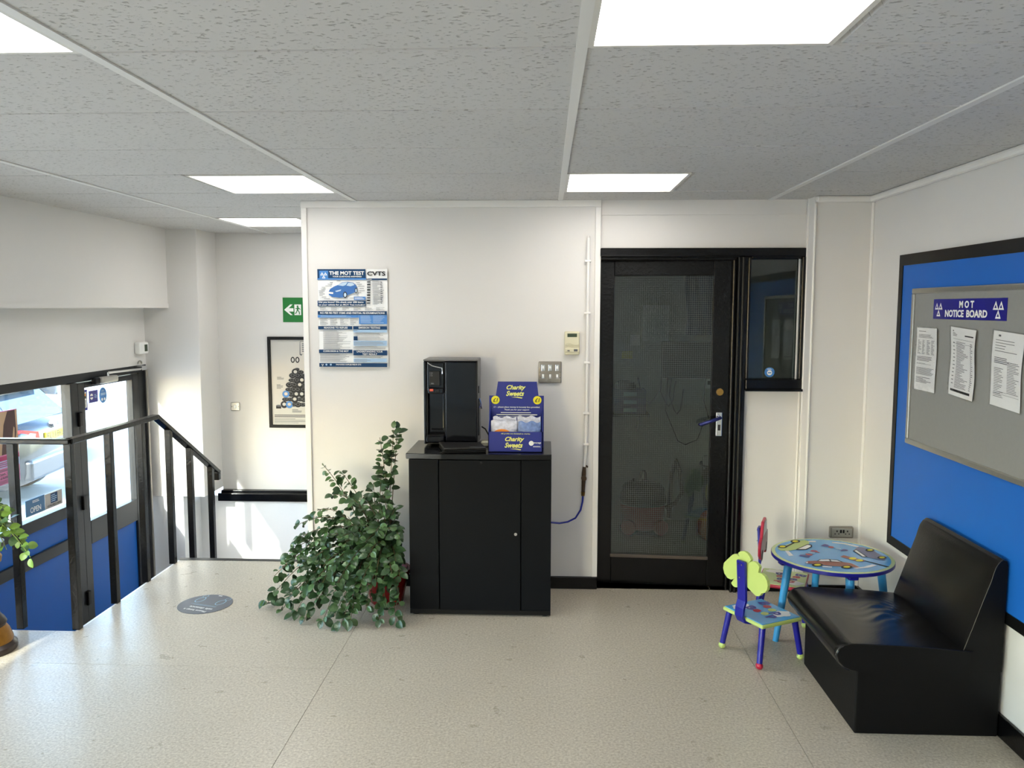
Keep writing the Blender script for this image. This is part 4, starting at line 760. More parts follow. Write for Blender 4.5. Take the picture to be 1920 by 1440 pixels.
# --- sweets box
bx0, bx1, by0, by1, bz = -0.309, -0.013, 4.357, 4.52, 0.9055
t = thing('sweets_box', ((bx0+bx1)/2, 4.44, bz), 'blue cardboard display box of charity sweets with yellow price circles', 'box')
MB().box(bx0, by0, bz, bx1, by0+0.004, bz+0.112).build('front_panel', 'boxblue', t)
for x in (bx0, bx1-0.004): MB().prism([(x, by0, bz), (x, by1, bz), (x, by1, bz+0.28), (x, by1-0.03, bz+0.2), (x, by0, bz+0.112)], (0.004, 0, 0)).build('side_panel', 'boxblue', t)
MB().box(bx0, by0, bz, bx1, by1, bz+0.003).build('base', 'boxblue', t)
yb = by1-0.004
MB().prism([(bx0-0.005, yb, bz), (bx1+0.006, yb, bz), (bx1+0.006, yb, bz+0.293), (bx1-0.024, yb, bz+0.293), (bx1-0.034, yb, bz+0.372), (bx0+0.044, yb, bz+0.372), (bx0+0.032, yb, bz+0.293), (bx0-0.005, yb, bz+0.293)], (0, 0.004, 0)).build('header_card', 'boxblue', t)
b = MB(); F = Fback(bx0, bz, by0-0.0005); W_ = bx1-bx0
def swoosh(b, F, u, v, s_): b.text(F, 'Charity', u, v+0.042*s_, 0.125*s_, 0.038*s_, 0.001, 0, 0.03, 0.35).text(F, 'Sweets', u-0.003*s_, v+0.008*s_, 0.118*s_, 0.034*s_, 0.001, 0, 0.03, 0.35).fpoly(F, [(u+0.03*s_, v), (u+0.07*s_, v+0.003*s_), (u+0.105*s_, v-0.002*s_), (u+0.1*s_, v-0.008*s_), (u+0.065*s_, v-0.002*s_)], 0.001, 0)
swoosh(b, F, 0.092, 0.018, 0.84)
b.text(F, 'All profits are donated to charity.', 0.07, 0.097, 0.16, 0.0085, 0.001, 0, 0.01)
b.disc(F, 0.235, 0.05, 0.0135, d=0.001, m=1, n=20).text(F, 'mencap', 0.226, 0.045, 0.062, 0.011, 0.0015, 1, 0.01).bars(F, 0.245, 0.028, 0.287, 0.036, 2, 1, 0.001, lo=.9)
b.build('front_print', ['lemon', 'white'], t)
b = MB(); F = Fback(bx0, bz, yb-0.0005); swoosh(b, F, 0.092, 0.284, 0.86)
for u in (0.03, 0.265): b.disc(F, u, 0.268, 0.0235, d=0.001, m=2, n=28).text(F, '£1', u-0.014, 0.257, 0.028, 0.022, 0.0015, 3, 0.02, 0.2)
b.text(F, '£1 - please place money in honesty box provided.', 0.02, 0.222, 0.26, 0.011, 0.001, 1, 0.01).text(F, 'Thank you for your support', 0.08, 0.207, 0.14, 0.011, 0.001, 1, 0.01).bars(F, 0.06, 0.192, 0.23, 0.202, 1, 1, 0.001, lo=1, fill=.35).bars(F, 0.035, 0.180, 0.265, 0.190, 1, 1, 0.001, lo=1, fill=.5).bars(F, 0.05, 0.17, 0.25, 0.178, 1, 1, 0.001, lo=1, fill=.35)
b.build('header_print', ['lemon', 'white', 'yellow', 'ink'], t)
def packet(x0, x1, y, z0, z1, mt, lab_, pr):
    t = thing('sweet_packet', ((x0+x1)/2, y, z0), lab_, 'sweets', 'packets in the sweets box')
    def sf(sd): return lambda u, v: Vector((x0+(x1-x0)*u, y+0.02*v + sd*0.022*math.sin(PI*u)**.5*max(0, math.sin(PI*min(1, v*1.08)))**.5, z0+(z1-z0)*v+0.006*math.sin(u*13)*(v > .95)))
    b = MB().grid(sf(-1), 12, 10); b.grid(lambda u, v: sf(1)(1-u, v), 12, 10); b.build('packet', mt, t)
    if pr:
        F = Fback(x0, z0, y-0.014); b = MB().disc(F, 0.062, 0.088, 0.052, 0.032, 0.002, 0, 24).text(F, pr, 0.028, 0.088, 0.075, 0.014, 0.004, 1, 0.02, 0.1); b.build('print', ['orange', 'ink'], t)
packet(bx0+0.012, bx0+0.155, by0+0.035, bz+0.004, bz+0.165, 'film', 'clear sweet packet with an orange label in the sweets box', 'Jaffas')
packet(bx0+0.162, bx1-0.01, by0+0.035, bz+0.004, bz+0.16, 'filmblue', 'blue and silver sweet packet in the right half of the sweets box', None)
packet(bx0+0.02, bx0+0.15, by0+0.085, bz+0.004, bz+0.18, 'film', 'clear sweet packet standing behind the orange labelled one', None)
packet(bx0+0.155, bx1-0.012, by0+0.085, bz+0.004, bz+0.182, 'film', 'clear sweet packet standing behind the blue one', None)

# --- floor sticker
sc = onZ(385, 1133, 0); F = Ffloor(sc.x, sc.y, 0.0022, 0.0)
t = thing('floor_sticker', (sc.x, sc.y, 0), 'round grey safe distance sticker with footprints on the floor', 'sticker')
MB().prism([P3(F, 0.15*math.cos(2*PI*k/40), 0.15*math.sin(2*PI*k/40), -0.002) for k in range(40)], (0, 0, 0.0022)).build('disc', 'sticker', t)
Fr = (F[0], -F[1], -F[2], Z_); b = MB()
aa = 0.28; Fr = (F[0], Vector((-math.cos(aa), math.sin(aa), 0)), Vector((-math.sin(aa), -math.cos(aa), 0)), Z_)
b.text(Fr, 'Please keep a', -0.082, 0.085, 0.15, 0.024, 0.0008, 0, 0.02).text(Fr, 'safe distance', -0.092, 0.05, 0.15, 0.022, 0.0008, 0, 0.02).bars(Fr, -0.09, 0.012, 0.09, 0.03, 2, 1, 0.0008, lo=.8, fill=.25).rect(Fr, -0.012, -0.138, 0.012, -0.128, 0.0008, 0)
for sg in (-1, 1):
    for (u, v, ru, rv) in ((sg*0.07, -0.045, 0.024, 0.042), (sg*0.078, -0.102, 0.016, 0.02)):
        n = 24
        for k in range(n):
            a, c = 2*PI*k/n, 2*PI*(k+1)/n
            b.fpoly(Fr, [(u+ru*math.cos(a), v+rv*math.sin(a)), (u+ru*math.cos(c), v+rv*math.sin(c)), (u+ru*.82*math.cos(c), v+rv*.88*math.sin(c)), (u+ru*.82*math.cos(a), v+rv*.88*math.sin(a))], 0.0008, 1)
b.build('print', ['white', 'stickblue'], t)

# --- black railing
rx, ry = -2.455, 4.03
t = thing('stair_railing', (rx, 4.6, 0), 'black metal railing around the stairwell with a sloping end', 'railing')
Hh = 1.0
b = MB().obox(((rx-3.24)/2, ry, Hh), (abs(rx+3.24)+0.03, 0.05, 0.028)); b.build('top_rail', 'blackgloss', t, bevel=0.005)
b = MB().obox((rx, (ry+4.965)/2, Hh), (0.05, 4.965-ry+0.02, 0.028)); b.build('top_rail', 'blackgloss', t, bevel=0.005)
sl = math.atan2(-0.545, 0.93); b = MB().obox((rx, 4.965+0.465, Hh-0.2725), (0.05, math.hypot(.93, .545), 0.028), Matrix.Rotation(sl, 3, 'X')); b.box(rx-0.021, 5.86, 0.40, rx+0.021, 5.905, 0.46); b.build('sloping_rail', 'blackgloss', t, bevel=0.005)
for x, y, z0, z1 in ((-2.755, ry, 0, Hh), (-3.1, ry, 0, Hh), (rx, ry, 0, Hh), (rx, 4.41, 0, Hh), (rx, 4.77, 0, Hh), (rx, 5.13, 0, 0.9), (rx, 5.43, -0.19, 0.73), (rx, 5.77, -0.38, 0.53)):
    MB().box(x-0.019, y-0.019, z0, x+0.019, y+0.019, z1-0.005).build('post', 'blackgloss', t, bevel=0.002)

# --- black low chair
sx0, sy0, sy1 = 1.24, 3.14, 3.775
t = thing('low_seat', (1.52, 3.46, 0), 'low black leatherette armless seat against the right wall', 'seat')
MB().box(sx0, sy0, 0.0, 1.80, sy1, 0.275).build('base', 'leatherside', t, bevel=0.006)
prof = [(1.232, 0.262), (1.205, 0.268), (1.178, 0.28), (1.158, 0.302), (1.150, 0.328), (1.158, 0.352), (1.178, 0.368), (1.21, 0.376), (1.26, 0.376), (1.34, 0.374), (1.44, 0.370), (1.54, 0.364), (1.63, 0.356), (1.68, 0.352), (1.68, 0.26)]
NS = 40
def cushion(prof, y0, y1, crown, rnd=0.014):
    b = MB(); n = len(prof); vs = []; cxm = sum(p[0] for p in prof)/n; czm = sum(p[1] for p in prof)/n
    ys = [0, 0.006, 0.02] + [0.02+0.96*k/NS for k in range(1, NS)] + [0.98, 0.994, 1]
    for q in ys:
        e = min(q, 1-q)*(y1-y0); sh = 1 - 0.03*max(0, 1-e/rnd)
        for i, (x, z) in enumerate(prof):
            cr = crown(x, z, q); vs.append((cxm+(x-cxm)*sh+cr[0], y0+(y1-y0)*q, czm+(z-czm)*sh+cr[1]))
    m_ = len(ys); b.add(vs, [(i*n+k, (i+1)*n+k, (i+1)*n+(k+1) % n, i*n+(k+1) % n) for i in range(m_-1) for k in range(n)], 0, True)
    b.f += [list(range(n)), list(reversed(range((m_-1)*n, m_*n)))]; b.m += [1, 1]; b.sm += [False, False]
    return b
def dens(pr, k=4):
    out = []
    for i in range(len(pr)-1):
        for j in range(k): out.append((pr[i][0]+(pr[i+1][0]-pr[i][0])*j/k, pr[i][1]+(pr[i+1][1]-pr[i][1])*j/k))
    return out+[pr[-1]]
def seatcrown(x, z, q):
    if z < 0.34 or x < 1.2: return (0, 0)
    a = math.sin(PI*q); h = 0.010*a*math.sin(PI*min(1, max(0, (x-1.18)/0.5)))
    gx, gy = (x-1.50)/0.13, (q-0.52)/0.22; gs = math.exp(-gx*gx-gy*gy)
    h += 0.0035*gs*(math.sin(q*70+6*math.sin(x*20)+x*25)*0.7+math.sin(q*41-x*60)*0.5)
    return (0, h)
prof_d = dens(prof[:8], 2)[:-1] + dens(prof[7:14], 10) + [prof[14]]
cushion(prof_d, sy0-0.012, sy1+0.012, seatcrown).build('seat_cushion', ['leather', 'leatherside'], t, ang=50)
bp_ = [(1.652, 0.335), (1.69, 0.45), (1.725, 0.56), (1.75, 0.635), (1.757, 0.665), (1.765, 0.69), (1.777, 0.71), (1.792, 0.722), (1.808, 0.718), (1.812, 0.70), (1.812, 0.26), (1.652, 0.26)]
bp_ = [(x-0.012, z) for x, z in bp_]
cushion(dens(bp_[:10], 3)+bp_[10:], sy0-0.004, sy1+0.004, lambda x, z, q: (-0.012*math.sin(PI*q)*math.sin(PI*min(1, max(0, (z-.34)/.36))) if x < 1.78 else 0, 0)).build('backrest', ['leather', 'leatherside'], t, ang=50)
b = MB().tube([(x, sy0-0.012, z) for x, z in prof[1:14]], 0.0024, 6); b.build('piping', 'leather', t)
b = MB().tube([(x, sy0-0.004, z) for x, z in bp_[:8]], 0.002, 6); b.build('piping', 'leather', t)

# --- children's table
tc = Vector((1.463, 4.086, 0)); tz = 0.44; tr_ = 0.295
t = thing('play_table', tc, "round blue children's play table with printed cars and lime rim", 'table')
MB().lathe([(tr_-0.004, tz-0.020), (tr_, tz-0.016), (tr_, tz-0.003), (tr_-0.003, tz)], 56, tc).build('tabletop', 'kblue', t)
MB().lathe([(tr_-0.002, tz-0.001), (tr_-0.003, tz+0.0006), (tr_-0.004, tz+0.0008)], 56, tc).build('rim_print', 'kpale', t)
MB().lathe([(tr_-0.02, tz), (tr_-0.02, tz+0.0012)], 56, tc).build('sky_print', 'ksky', t)
def TT(cx, cy): q = onZ(1430+cx/7.11, 1000+cy/7.11, tz); return q
b = MB(); E0 = 0.0016
def TP(pts, m, k=1): b.poly([TT(*p_) + Z_*(E0+0.0005*k) for p_ in pts], m)
kid = ['white', 'lime', 'kmaroon', 'kslate', 'ink', 'yellow', 'kred', 'signblue', 'stickblue']
TP([(295, 232), (345, 238), (410, 300), (350, 308)], 0); TP([(605, 105), (712, 105), (705, 122), (615, 122)], 0); TP([(925, 118), (1100, 135), (1285, 178), (1255, 192), (1090, 152), (930, 134)], 0); TP([(790, 440), (925, 450), (925, 460), (800, 455)], 0); TP([(1200, 465), (1350, 450), (1460, 418), (1525, 430), (1420, 462), (1250, 478)], 0)
# lime car
TP([(200, 210), (240, 185), (400, 130), (500, 100), (560, 95), (610, 110), (625, 140), (580, 170), (460, 222), (360, 236), (240, 236)], 1, 2); TP([(440, 222), (600, 148), (655, 160), (660, 185), (585, 225), (450, 230)], 4, 3); TP([(470, 218), (600, 160), (640, 170), (640, 185), (575, 218)], 0, 4)
TP([(280, 190), (420, 125), (435, 132), (300, 200)], 4, 3)
for cx, cy in ((265, 185), (435, 115)):
    TP([(cx+66*math.cos(a), cy+20*math.sin(a)) for a in [2*PI*k/20 for k in range(20)]], 4, 4); TP([(cx+40*math.cos(a), cy+12*math.sin(a)) for a in [2*PI*k/16 for k in range(16)]], 5, 5)
# brown car
TP([(565, 392), (600, 375), (715, 372), (760, 378), (1060, 388), (1180, 405), (1290, 455), (1270, 460), (900, 440), (700, 415), (590, 410)], 2, 2); TP([(715, 378), (760, 352), (880, 348), (1000, 360), (1075, 390), (900, 388)], 4, 2); TP([(745, 374), (775, 358), (880, 355), (900, 380), (760, 378)], 0, 3); TP([(915, 381), (905, 358), (990, 368), (1045, 388)], 0, 3); TP([(572, 395), (600, 388), (605, 402), (585, 408)], 0, 3)
for cx, cy in ((730, 430), (1120, 458)):
    TP([(cx+76*math.cos(a), cy+20*math.sin(a)) for a in [2*PI*k/20 for k in range(20)]], 4, 4); TP([(cx+46*math.cos(a), cy+12*math.sin(a)) for a in [2*PI*k/16 for k in range(16)]], 5, 5)
# slate car
TP([(1205, 240), (1260, 190), (1340, 188), (1500, 250), (1640, 340), (1630, 368), (1560, 362), (1390, 325), (1300, 305)], 3, 2); TP([(1200, 238), (1250, 222), (1400, 322), (1340, 325)], 4, 3); TP([(1220, 240), (1250, 232), (1375, 318), (1335, 318)], 0, 4)
for cx, cy in ((1430, 232), (1590, 332)):
    TP([(cx+62*math.cos(a), cy+20*math.sin(a)) for a in [2*PI*k/20 for k in range(20)]], 4, 4); TP([(cx+38*math.cos(a), cy+12*math.sin(a)) for a in [2*PI*k/16 for k in range(16)]], 5, 5)
# traffic light
TP([(1030, 318), (1080, 298), (1370, 368), (1340, 385), (1250, 378)], 2, 2); TP([(1350, 372), (1370, 370), (1690, 452), (1660, 458)], 4, 2)
for cx, cy in ((1200, 342), (1290, 368)): TP([(cx+50*math.cos(a), cy+16*math.sin(a)) for a in [2*PI*k/16 for k in range(16)]], 5, 3)
def beep(o, u, v, s_, cols, tgt, k=3):
    for i, ch in enumerate('Beep'):
        vs, fs = text_mesh(ch, 0.045); tgt.add([o + u*((x+i*0.62)*s_) + v*(y*s_) + Z_*(0.0005*k) for x, y, z in vs], fs, cols[i])
def fr2(a, c, d_): o = TT(*a); u = (TT(*c)-o); L_ = u.length; u.normalize(); v = (TT(*d_)-o); v = (v-u*v.dot(u)).normalized(); return o+Z_*E0, u, v, L_
o, u, v, L_ = fr2((770, 170), (1110, 245), (790, 140)); beep(o, u, v, L_/2.3, [7, 6, 8, 7], b)
o, u, v, L_ = fr2((600, 330), (740, 240), (480, 300)); beep(o, u, v, L_/2.4, [7, 6, 8, 6], b)
b.build('car_print', kid, t)
LA = [math.radians(a) for a in (189, 272, 343, 88)]
for a in LA:
    p0 = tc+Vector((0.228*math.cos(a), 0.228*math.sin(a), tz-0.03)); p1 = tc+Vector((0.285*math.cos(a), 0.285*math.sin(a), 0.0))
    MB().cyl(p1, p0, 0.015, 0.021, 16).build('leg', 'kleg', t)
    MB().obox(p0+Vector((0, 0, 0.0)), (0.10, 0.05, 0.022), Matrix.Rotation(a, 3, 'Z')).build('leg_block', 'kblue', t, bevel=0.008)

# --- children's chairs (local x forward, y left)
def kid_chair(loc, rz, lab_, back, edge, top, feet, pcols):
    t = thing('play_chair', loc, lab_, 'chair', "children's play chairs", rz=rz)
    hz = 0.215
    MB().box(-0.125, -0.14, hz-0.022, 0.125, 0.14, hz-0.003).build('seat', edge, t, local=True, bevel=0.008, seg=3)
    MB().box(-0.118, -0.133, hz-0.004, 0.118, 0.133, hz).build('seat_top', top, t, local=True, bevel=0.006)
    b = MB()
    for cx, cy in ((0.06, -0.07), (-0.05, 0.09)):
        b.poly([(cx+0.05*math.cos(a)*(1+.15*math.sin(4*a)), cy+0.035*math.sin(a)*(1+.15*math.cos(5*a)), hz+0.0006) for a in [2*PI*k/24 for k in range(24)]], 0)
    for (o, ang) in ((Vector((0.065, 0.10, hz+0.0008)), -PI/2-0.25), (Vector((-0.045, 0.075, hz+0.0008)), -PI/2+0.15)):
        u = Vector((math.cos(ang), math.sin(ang), 0)); v = Vector((-u.y, u.x, 0)); beep(o, u, v, 0.075, pcols, b, 1)
    b.build('seat_print', ['white', 'kred', 'lime', 'signblue', 'yellow'], t, local=True)
    for i, (x, y) in enumerate(((-0.1, 0.115), (-0.1, -0.115), (0.1, -0.115), (0.1, 0.115))):
        e = Vector((x*1.28, y*1.15, 0.0)); lg = MB().cyl(e+Vector((0, 0, 0.02)), (x, y, hz-0.02), 0.0135, 0.0155, 14).build('leg', 'kblue', t, local=True)
        MB().sph(e+Vector((0, 0, 0.017)), (0.018, 0.018, 0.0175), 14, 8).build('foot_ball', feet[i], lg, local=True)
    # bent back post
    pts = [(-0.02, hz-0.034), (-0.09, hz-0.036), (-0.125, hz-0.026), (-0.14, hz), (-0.136, hz+0.04), (-0.125, hz+0.075), (-0.127, hz+0.13), (-0.137, hz+0.27)]
    q = []; th = 0.014
    for i, (x, z) in enumerate(pts):
        a0 = pts[max(i-1, 0)]; a1 = pts[min(i+1, len(pts)-1)]; dx, dz = a1[0]-a0[0], a1[1]-a0[1]; L_ = math.hypot(dx, dz); q.append((x, z, -dz/L_, dx/L_))
    b = MB(); vs = []
    for x, z, nx, nz in q: vs += [(x-nx*th/2, -0.028, z-nz*th/2), (x-nx*th/2, 0.028, z-nz*th/2), (x+nx*th/2, 0.028, z+nz*th/2), (x+nx*th/2, -0.028, z+nz*th/2)]
    n = len(q); b.add(vs, [(4*i+k, 4*i+(k+1) % 4, 4*i+4+(k+1) % 4, 4*i+4+k) for i in range(n-1) for k in range(4)] + [(3, 2, 1, 0), (4*n-4, 4*n-3, 4*n-2, 4*n-1)], 0)
    po_ = b.build('back_post', 'kblue', t, local=True, bevel=0.002)
    for y, z in ((-0.012, hz+0.255), (0.012, hz+0.255), (0, hz+0.19)): MB().cyl((-0.143, y, z), (-0.147, y, z), 0.004, n=8).build('screw', 'chrome', po_, local=True)
    if back == 'cloud':
        pts = []
        for cx, cz, r_, a0, a1 in ((0.10, 0.41, 0.048, -140, 60), (0.055, 0.455, 0.045, 40, 120), (0.0, 0.475, 0.055, 40, 150), (-0.07, 0.455, 0.045, 30, 140), (-0.115, 0.41, 0.048, 70, 230), (-0.09, 0.375, 0.035, 200, 300), (0.0, 0.36, 0.02, 60, 120), (0.06, 0.37, 0.035, 230, 320)):
            for k in range(7): a = math.radians(a0+(a1-a0)*k/6); pts.append((cx+r_*math.cos(a), cz+r_*math.sin(a)))
        MB().prism([(-0.122, y, z) for y, z in pts], (0.016, 0, 0)).build('backrest', 'lime', t, local=True, bevel=0.003)
    else:
        side = [(-0.145, 0.36), (-0.15, 0.405), (-0.13, 0.43), (-0.085, 0.445), (-0.06, 0.5), (-0.035, 0.525), (0.05, 0.53), (0.085, 0.51), (0.10, 0.455), (0.145, 0.44), (0.155, 0.40), (0.15, 0.36), (0.115, 0.335), (0.08, 0.32), (0.05, 0.345), (-0.05, 0.345), (-0.075, 0.32), (-0.11, 0.335)]
        MB().prism([(-0.122, y, z) for y, z in side], (0.016, 0, 0)).build('backrest', 'kred', t, local=True, bevel=0.004)
        b = MB(); X0 = -0.1055
        b.poly([(X0, y*.95, 0.425+(z-0.425)*.93) for y, z in side], 0); b.poly([(X0+.0006, y, z) for y, z in ((-0.065, 0.45), (-0.03, 0.512), (0.0, 0.514), (0.0, 0.45))], 1); b.poly([(X0+.0006, y, z) for y, z in ((0.012, 0.45), (0.012, 0.514), (0.045, 0.515), (0.072, 0.5), (0.082, 0.45))], 1)
        for y in (-0.085, 0.09): b.poly([(X0+.0006, y+0.03*math.cos(a), 0.352+0.03*math.sin(a)) for a in [2*PI*k/18 for k in range(18)]], 2)
        b.build('car_print', ['kgrey', 'white', 'ink'], t, local=True)
kid_chair((1.065, 3.885, 0), math.atan2(.466, .885), "lime cloud backed children's chair with a blue printed seat", 'cloud', 'lime', 'ksky', ['lime', 'kred', 'lime', 'kred'], [3, 1, 2, 3])
kid_chair((1.315, 4.39, 0), -0.38, "red car backed children's chair pushed under the play table", 'car', 'kred', 'kpale', ['lime', 'kred', 'lime', 'kred'], [3, 1, 3, 1])

# ================================================================ PLANTS
def leaf_mesh(name, L_, W_, curl, fold, mt):
    """heart-shaped leaf in local space: base at the origin, tip along +x, face +z"""
    b = MB(); N = 6; vs = []
    for i in range(N+1):
        s_ = i/N; hw = W_*0.5*(math.sin(PI*min(1, s_*0.93+0.07))**0.65 if i not in (0, N) else (0.25 if i == 0 else 0.0))
        z = -curl*L_*s_*s_; vs += [(L_*s_-(0.05*L_ if i == 0 else 0), -hw, z+fold*hw), (L_*s_, 0, z), (L_*s_-(0.05*L_ if i == 0 else 0), hw, z+fold*hw)]
    fs = []
    for i in range(N): fs += [(3*i, 3*i+3, 3*i+4, 3*i+1), (3*i+1, 3*i+4, 3*i+5, 3*i+2)]
    me = bpy.data.meshes.new(name); me.from_pydata(vs, [], fs); me.materials.append(M[mt]); me.polygons.foreach_set('use_smooth', [True]*len(fs)); me.update(); return me, vs, fs
LEAVES = [leaf_mesh('leaf', 0.056, 0.046, 0.25, 0.3, 'leaf'), leaf_mesh('leaf', 0.048, 0.038, 0.35, 0.2, 'leaf2'), leaf_mesh('leaf', 0.040, 0.032, 0.15, 0.35, 'leaf2'), leaf_mesh('leaf', 0.060, 0.042, 0.4, 0.25, 'leaf')]
YOUNG = [leaf_mesh('leaf', 0.042, 0.036, 0.2, 0.25, 'leaf3'), leaf_mesh('leaf', 0.034, 0.028, 0.3, 0.2, 'leaf3'), leaf_mesh('leaf', 0.046, 0.038, 0.3, 0.2, 'leaf2')]
def bez(a, b_, c, n): return [a*(1-s)**2 + b_*2*s*(1-s) + c*s*s for s in [k/n for k in range(n+1)]]
def grow(root, stems, kinds, limit, rs, clamp, size=1.0, step=0.026, stem_mat='stem'):
    """stems: (base, control, tip, first) -> stem curves and leaves on root; the leaves nearest the viewer become parts, the rest one mass"""
    o0 = WL[root.name]; sb = MB(); spots = []
    for (p0, p1, p2, f0) in stems:
        n = max(6, int((p2-p0).length/0.02)); pts = bez(p0, p1, p2, n); sb.tube(pts, [0.004*(1-0.6*k/n) for k in range(n+1)], 5, 0, False)
        Ltot = sum((pts[k+1]-pts[k]).length for k in range(n)); s_ = Ltot*f0
        while s_ <= Ltot:
            acc = 0
            for k in range(n):
                d_ = (pts[k+1]-pts[k]).length
                if acc+d_ >= s_-1e-6: break
                acc += d_
            q = pts[k].lerp(pts[k+1], min(1, (s_-acc)/max(d_, 1e-6))); tg = (pts[k+1]-pts[k]).normalized()
            for sd in ((-1, 1) if s_ < Ltot-0.01 else (0,)):
                side = tg.cross(Z_); side = side.normalized() if side.length > 0.15 else Vector((rs.uniform(-1, 1), rs.uniform(-1, 1), 0)).normalized()
                ang = rs.uniform(0, 2*PI) if abs(tg.z) > 0.6 else rs.uniform(-0.6, 0.6)
                side = Matrix.Rotation(ang, 3, tg) @ side
                dr_ = (side*sd + tg*rs.uniform(0.2, 0.9) + Vector((0, -0.25, rs.uniform(-0.3, 0.25)))).normalized()
                nr = (Vector((rs.uniform(-.5, .5), -0.55+rs.uniform(-.4, .4), 0.75+rs.uniform(-.4, .3)))).normalized()
                nr = (nr-dr_*nr.dot(dr_)).normalized(); yv = nr.cross(dr_)
                pos = q + dr_*0.012; pos = clamp(pos)
                spots.append((pos, dr_, yv, nr, size*rs.uniform(0.7, 1.15), rs.randrange(len(kinds))))
            s_ += step*rs.uniform(0.8, 1.3)
    sb.build('stem', stem_mat, root)
    order = sorted(range(len(spots)), key=lambda i: spots[i][0].y + 0.15*rs.random())
    pick = set(order[:limit]); mass = [MB(), MB()]
    for i, (pos, dx, dy, dz, sc_, k) in enumerate(spots):
        R_ = Matrix((dx*sc_, dy*sc_, dz*sc_)).transposed()
        zmin = min((R_ @ Vector(v)).z for v in kinds[k][1]); 
        if pos.z+zmin < 0.003: pos = Vector((pos.x, pos.y, 0.003-zmin))
        if i in pick:
            o = bpy.data.objects.new('leaf', kinds[k][0]); COL.objects.link(o); o.parent = root; o.matrix_local = Matrix.Translation(pos-o0) @ R_.to_4x4()
        else: mass[0].add([pos + R_ @ Vector(v) for v in kinds[k][1]], kinds[k][2], 0 if k in (0, 3) else 1, True)
    if mass[0].v: tag(mass[0].build('foliage', ['leaf', 'leaf2'], root), kind='stuff')
    return len(spots)
rs = random.Random(11); pc_ = Vector((-0.905, 4.5, 0))
t = thing('trailing_plant', pc_, 'bushy trailing green plant in a red pot beside the black cabinet', 'plant')
MB().lathe([(0.085, 0.0), (0.095, 0.01), (0.125, 0.17), (0.138, 0.175), (0.138, 0.2), (0.122, 0.2), (0.12, 0.18)], 28, pc_).build('pot', 'redpot', t)
MB().lathe([(0.12, 0.17), (0.02, 0.185)], 24, pc_).build('soil', 'soil', t)
def clampA(p):
    p = Vector(p); p.y = min(p.y, YB-0.05); p.z = max(p.z, 0.01)
    if p.x > -0.80 and p.y > 4.24: p.x = -0.80-0.02*rs.random()
    return p
stems = []
def stem_to(tip, lift, f0=0.3, base=None):
    tip = clampA(tip); b0 = pc_ + Vector((rs.uniform(-.07, .07), rs.uniform(-.07, .07), 0.18)) if base is None else base
    c = b0.lerp(tip, 0.45) + Vector((0, 0, lift)); stems.append((b0, c, tip, f0))
stem_to(onY(738, 806, 4.62), 0.05, 0.45); stem_to(onY(712, 820, 4.60), 0.10, 0.62); stem_to(onY(745, 806, 4.64), 0.0, 0.8); stem_to(onY(606, 872, 4.6), 0.15, 0.45)
stem_to(onY(640, 885, 4.6), 0.12, 0.6); stem_to(onY(716, 870, 4.58), 0.05, 0.5); stem_to(onY(700, 905, 4.55), 0.05, 0.4)
for px, py, Yv, lf_ in [(622, 935, 4.5, .2), (600, 965, 4.45, .25), (566, 985, 4.4, .3), (555, 1010, 4.42, .3), (537, 1035, 4.4, .32), (530, 1062, 4.35, .34), (522, 1085, 4.33, .34), (506, 1132, 4.36, .36), (520, 1150, 4.3, .34), (545, 1165, 4.22, .34), (575, 1165, 4.15, .34),
                        (590, 1120, 4.2, .3), (600, 1060, 4.25, .25), (600, 1172, 4.1, .34), (640, 1180, 4.06, .35), (625, 1150, 4.1, .32), (660, 1175, 4.08, .35), (655, 1120, 4.12, .3), (690, 1140, 4.12, .3), (715, 1165, 4.12, .3), (742, 1172, 4.12, .32), (750, 1140, 4.15, .3),
                        (722, 1120, 4.18, .26), (755, 1090, 4.2, .25), (750, 1050, 4.22, .22), (755, 1010, 4.23, .2), (752, 985, 4.3, .15), (735, 950, 4.4, .12), (715, 930, 4.45, .1), (690, 935, 4.45, .1), (660, 945, 4.4, .15), (640, 975, 4.35, .18), (670, 990, 4.25, .2), (700, 1000, 4.22, .2), (725, 985, 4.25, .18),
                        (690, 1040, 4.15, .22), (660, 1060, 4.14, .25), (640, 1030, 4.2, .22), (620, 1000, 4.3, .22), (590, 1030, 4.3, .28), (570, 1070, 4.25, .3), (560, 1110, 4.22, .32), (610, 1100, 4.15, .3), (635, 1090, 4.12, .28), (670, 1095, 4.1, .26), (705, 1085, 4.12, .25), (730, 1070, 4.15, .22), (680, 1015, 4.2, .2), (580, 1095, 4.2, .3), (545, 1125, 4.25, .34), (650, 1000, 4.2, .2), (710, 960, 4.35, .12)]:
    stem_to(onY(px+rs.uniform(-8, 8), py+rs.uniform(-8, 8), Yv), lf_+rs.uniform(-.03, .06), rs.uniform(0.2, 0.4))
nA = grow(t, stems, LEAVES, 290, rs, clampA, 0.88, 0.023)
